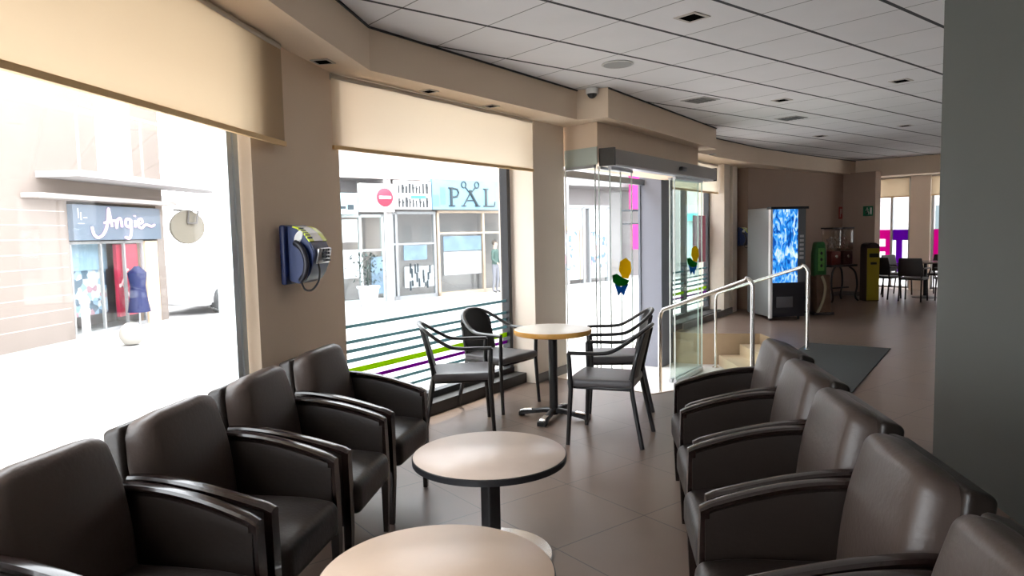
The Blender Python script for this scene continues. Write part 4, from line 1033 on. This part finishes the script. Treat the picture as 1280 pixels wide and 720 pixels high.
bm = B(); box(bm, 12.3, 13.5, -.42, .0, 2.28, 2.34, M=PM); box(bm, 12.4, 13.3, -.42, .0, 1.75, 1.8, M=PM); obj('bracket', bm, INK, t)
t = thing('apartment_block', 'pale block further along the street seen through the right side of the entrance', 'building')
bm = B(); box(bm, 14.6, 40, -1.2, 6, -.46, 11, M=PM); obj('wall', bm, PLASTER, t)
for x_, z_, w_, h_, m_ in ((15.0, .0, 1.4, 2.2, C('win_teal', (.30, .42, .42), .4)), (17.2, .0, 1.2, 2.4, C('win_brown', (.40, .34, .28), .5)), (19.2, .0, 1.6, 1.9, DISP), (22, .2, 1.5, 2, C('win_teal', (.30, .42, .42), .4)), (25, .0, 1.6, 2.2, C('win_pink', (.75, .45, .50), .5)), (17, 4, 1.4, 1.8, C('win_teal', (.30, .42, .42), .4)), (21, 4, 1.4, 1.8, C('win_teal', (.30, .42, .42), .4))):
    bm = B(); box(bm, x_, x_+w_, -1.26, -1.2, z_, z_+h_, M=PM); obj('window', bm, m_, t)
t = thing('shop_sign', 'turquoise sign board seen through the green tinted glass door', 'sign'); bm = B(); box(bm, 15.0, 17.6, -1.6, -1.3, 1.85, 2.15, M=PM); obj('sign_board', bm, C('turq', (.05, .5, .45), .5), t)
# buildings beyond the far windows
t = thing('street_building', 'pale grey block seen through the far windows', 'building')
bm = B(); box(bm, 29, 34, -14, 14, -.46, 12); obj('wall', bm, PLASTER, t)
for k in range(9):
    y_ = -9+k*2.3
    for z_ in (.2, 3.6): bm = B(); box(bm, 28.95, 29.0, y_, y_+1.1, z_, z_+2.0); obj('window', bm, C('win_dark', (.10, .13, .14), .3), t)

# --- person across the street (head, torso, legs, one continuous skin surface)
def person(loc, rz, label, top, legs, sc=1):
    t = thing('person', label, 'person', loc, rz)
    V_ = {'pel': (0, 0, .93, .125, .10), 'wst': (0, 0, 1.08, .12, .09), 'chs': (0, -.01, 1.30, .155, .10), 'nck0': (0, 0, 1.46, .07, .06), 'nck': (0, 0, 1.52, .05, .05), 'hd0': (0, -.015, 1.60, .07, .08), 'hd1': (0, -.01, 1.70, .068, .08),
          'hipL': (.09, 0, .88, .085, .085), 'kneL': (.11, -.03, .50, .058, .058), 'ankL': (.11, .02, .09, .038, .038), 'toeL': (.12, -.13, .035, .035, .03),
          'hipR': (-.09, 0, .88, .085, .085), 'kneR': (-.10, -.01, .50, .058, .058), 'ankR': (-.10, .05, .09, .038, .038), 'toeR': (-.11, -.10, .035, .035, .03),
          'shL': (.17, 0, 1.41, .055, .055), 'elL': (.22, .02, 1.13, .042, .042), 'wrL': (.19, -.10, .93, .028, .028), 'hnL': (.18, -.14, .86, .035, .02),
          'shR': (-.17, 0, 1.41, .055, .055), 'elR': (-.22, .0, 1.13, .042, .042), 'wrR': (-.17, -.16, 1.0, .028, .028), 'hnR': (-.15, -.21, .97, .035, .02)}
    E_ = [('pel', 'wst'), ('wst', 'chs'), ('chs', 'nck0'), ('nck0', 'nck'), ('nck', 'hd0'), ('hd0', 'hd1')]
    for s_ in 'LR': E_ += [('pel', 'hip'+s_), ('hip'+s_, 'kne'+s_), ('kne'+s_, 'ank'+s_), ('ank'+s_, 'toe'+s_), ('chs', 'sh'+s_), ('sh'+s_, 'el'+s_), ('el'+s_, 'wr'+s_), ('wr'+s_, 'hn'+s_)]
    ks = list(V_); me = bpy.data.meshes.new('body'); me.from_pydata([V_[k][:3] for k in ks], [(ks.index(a), ks.index(b)) for a, b in E_], [])
    o = bpy.data.objects.new('body', me); COL.objects.link(o)
    md = o.modifiers.new('s', 'SKIN'); 
    for i, k in enumerate(ks): me.skin_vertices[0].data[i].radius = V_[k][3:5]
    me.skin_vertices[0].data[0].use_root = True
    sb = o.modifiers.new('u', 'SUBSURF'); sb.levels = 2; sb.render_levels = 2
    dg = bpy.context.evaluated_depsgraph_get(); m2 = bpy.data.meshes.new_from_object(o.evaluated_get(dg)); o.modifiers.clear(); o.data = m2
    for mm in (C('skin', (.55, .35, .26), .5), top, legs, C('shoe', (.03, .03, .03), .5)): m2.materials.append(mm)
    for p_ in m2.polygons:
        p_.use_smooth = True; z_ = p_.center.z; x_ = abs(p_.center.x)
        p_.material_index = 3 if z_ < .07 else 2 if (z_ < .94 and x_ < .17) else 1 if (z_ < 1.47 and not (z_ < .96 and x_ > .13) and not (p_.center.y < -.17)) else 0
    o.parent = t
    bm = B(); bmesh.ops.create_uvsphere(bm, u_segments=20, v_segments=12, radius=1, matrix=Matrix.Translation((0, .012, 1.675)) @ Matrix.Diagonal((.088, .098, .105, 1)))
    for f_ in [f_ for f_ in bm.faces if f_.calc_center_median().y < -.02 and f_.calc_center_median().z < 1.71]: bm.faces.remove(f_)
    obj('hair', bm, C('hair_dark', (.03, .022, .018), .6), t, True)
    bm = B()
    for s_ in (-1, 1): bmesh.ops.create_uvsphere(bm, u_segments=8, v_segments=6, radius=.011, matrix=Matrix.Translation((s_*.03, -.083, 1.665)))
    obj('eyes', bm, C('eye', (.05, .04, .04), .3), t)
    bm = B(); loft(bm, [[(-.012, -.088, 1.625), (.012, -.088, 1.625), (.012, -.108, 1.628), (-.012, -.108, 1.628)], [(-.006, -.084, 1.662), (.006, -.084, 1.662), (.006, -.090, 1.662), (-.006, -.090, 1.662)]]); obj('nose', bm, C('skin', (0, 0, 0)), t)
    for s_ in (-1, 1):
        hx, hy, hz = (V_['hnL'] if s_ > 0 else V_['hnR'])[:3]
        for k in range(4):
            bm = B(); fx = hx+(-.024+.016*k); l_ = (.055, .065, .06, .048)[k]
            tube(bm, [(fx, hy-.012, hz-.02), (fx, hy-.022, hz-.02-l_*.6), (fx, hy-.014, hz-.02-l_)], .008, 6); obj('finger', bm, C('skin', (0, 0, 0)), t, True)
        bm = B(); tube(bm, [(hx-s_*.02, hy, hz), (hx-s_*.045, hy-.015, hz-.02), (hx-s_*.045, hy-.022, hz-.045)], .009, 6); obj('thumb', bm, C('skin', (0, 0, 0)), t, True)
    return t
pp_ = PM @ Vector((5.25, -.45, -.46))
person(tuple(pp_), R(25), 'person in dark green jacket and grey trousers standing under the PAL sign', C('jacket_green', (.03, .08, .07), .7), C('trouser_grey', (.16, .17, .20), .7))
# planter with dark foliage at the left edge
t = thing('potted_shrub', 'dark shrub in a pale planter across the street, just right of the phone pillar', 'plant', tuple(PM @ Vector((.25, -.8, -.46))))
bm = B(); lathe(bm, [(.22, 0), (.30, .5), (.33, .52), (.33, .58), (.28, .58)], 24); obj('planter', bm, C('planter_pale', (.5, .52, .55), .6), t, True)
bm = B()
for k in range(160):
    c_ = Vector((random.gauss(0, .2), random.gauss(0, .2), random.uniform(.65, 1.5))); s_ = random.uniform(.05, .09)
    Mx = Matrix.Translation(c_) @ Matrix.Rotation(random.uniform(0, 6.3), 4, 'Z') @ Matrix.Rotation(random.uniform(-1, 1), 4, 'X')
    vs = [bm.verts.new(Mx @ Vector(q)) for q in ((-s_*.4, 0, 0), (0, -s_, .01), (s_*.4, 0, 0), (0, s_, .01))]; bm.faces.new(vs)
tube(bm, [(0, 0, .5), (0, 0, 1.3)], .02, 6)
obj('foliage', bm, C('leaf_dark', (.03, .05, .045), .6), t)
# chain post seen above the rear bistro chair
t = thing('street_post', 'slim black and white banded post on the pavement behind the round backed bistro chair', 'post', tuple(PM @ Vector((3.7, -4.2, -.46))))
bm = B(); tube(bm, [(0, 0, 0), (0, 0, .95)], .045, 12); obj('post_tube', bm, WHITE, t, True)
for k in range(5): bm = B(); tube(bm, [(0, 0, .08+.19*k), (0, 0, .16+.19*k)], .05, 12); obj('black_band', bm, BLACK, t, True)
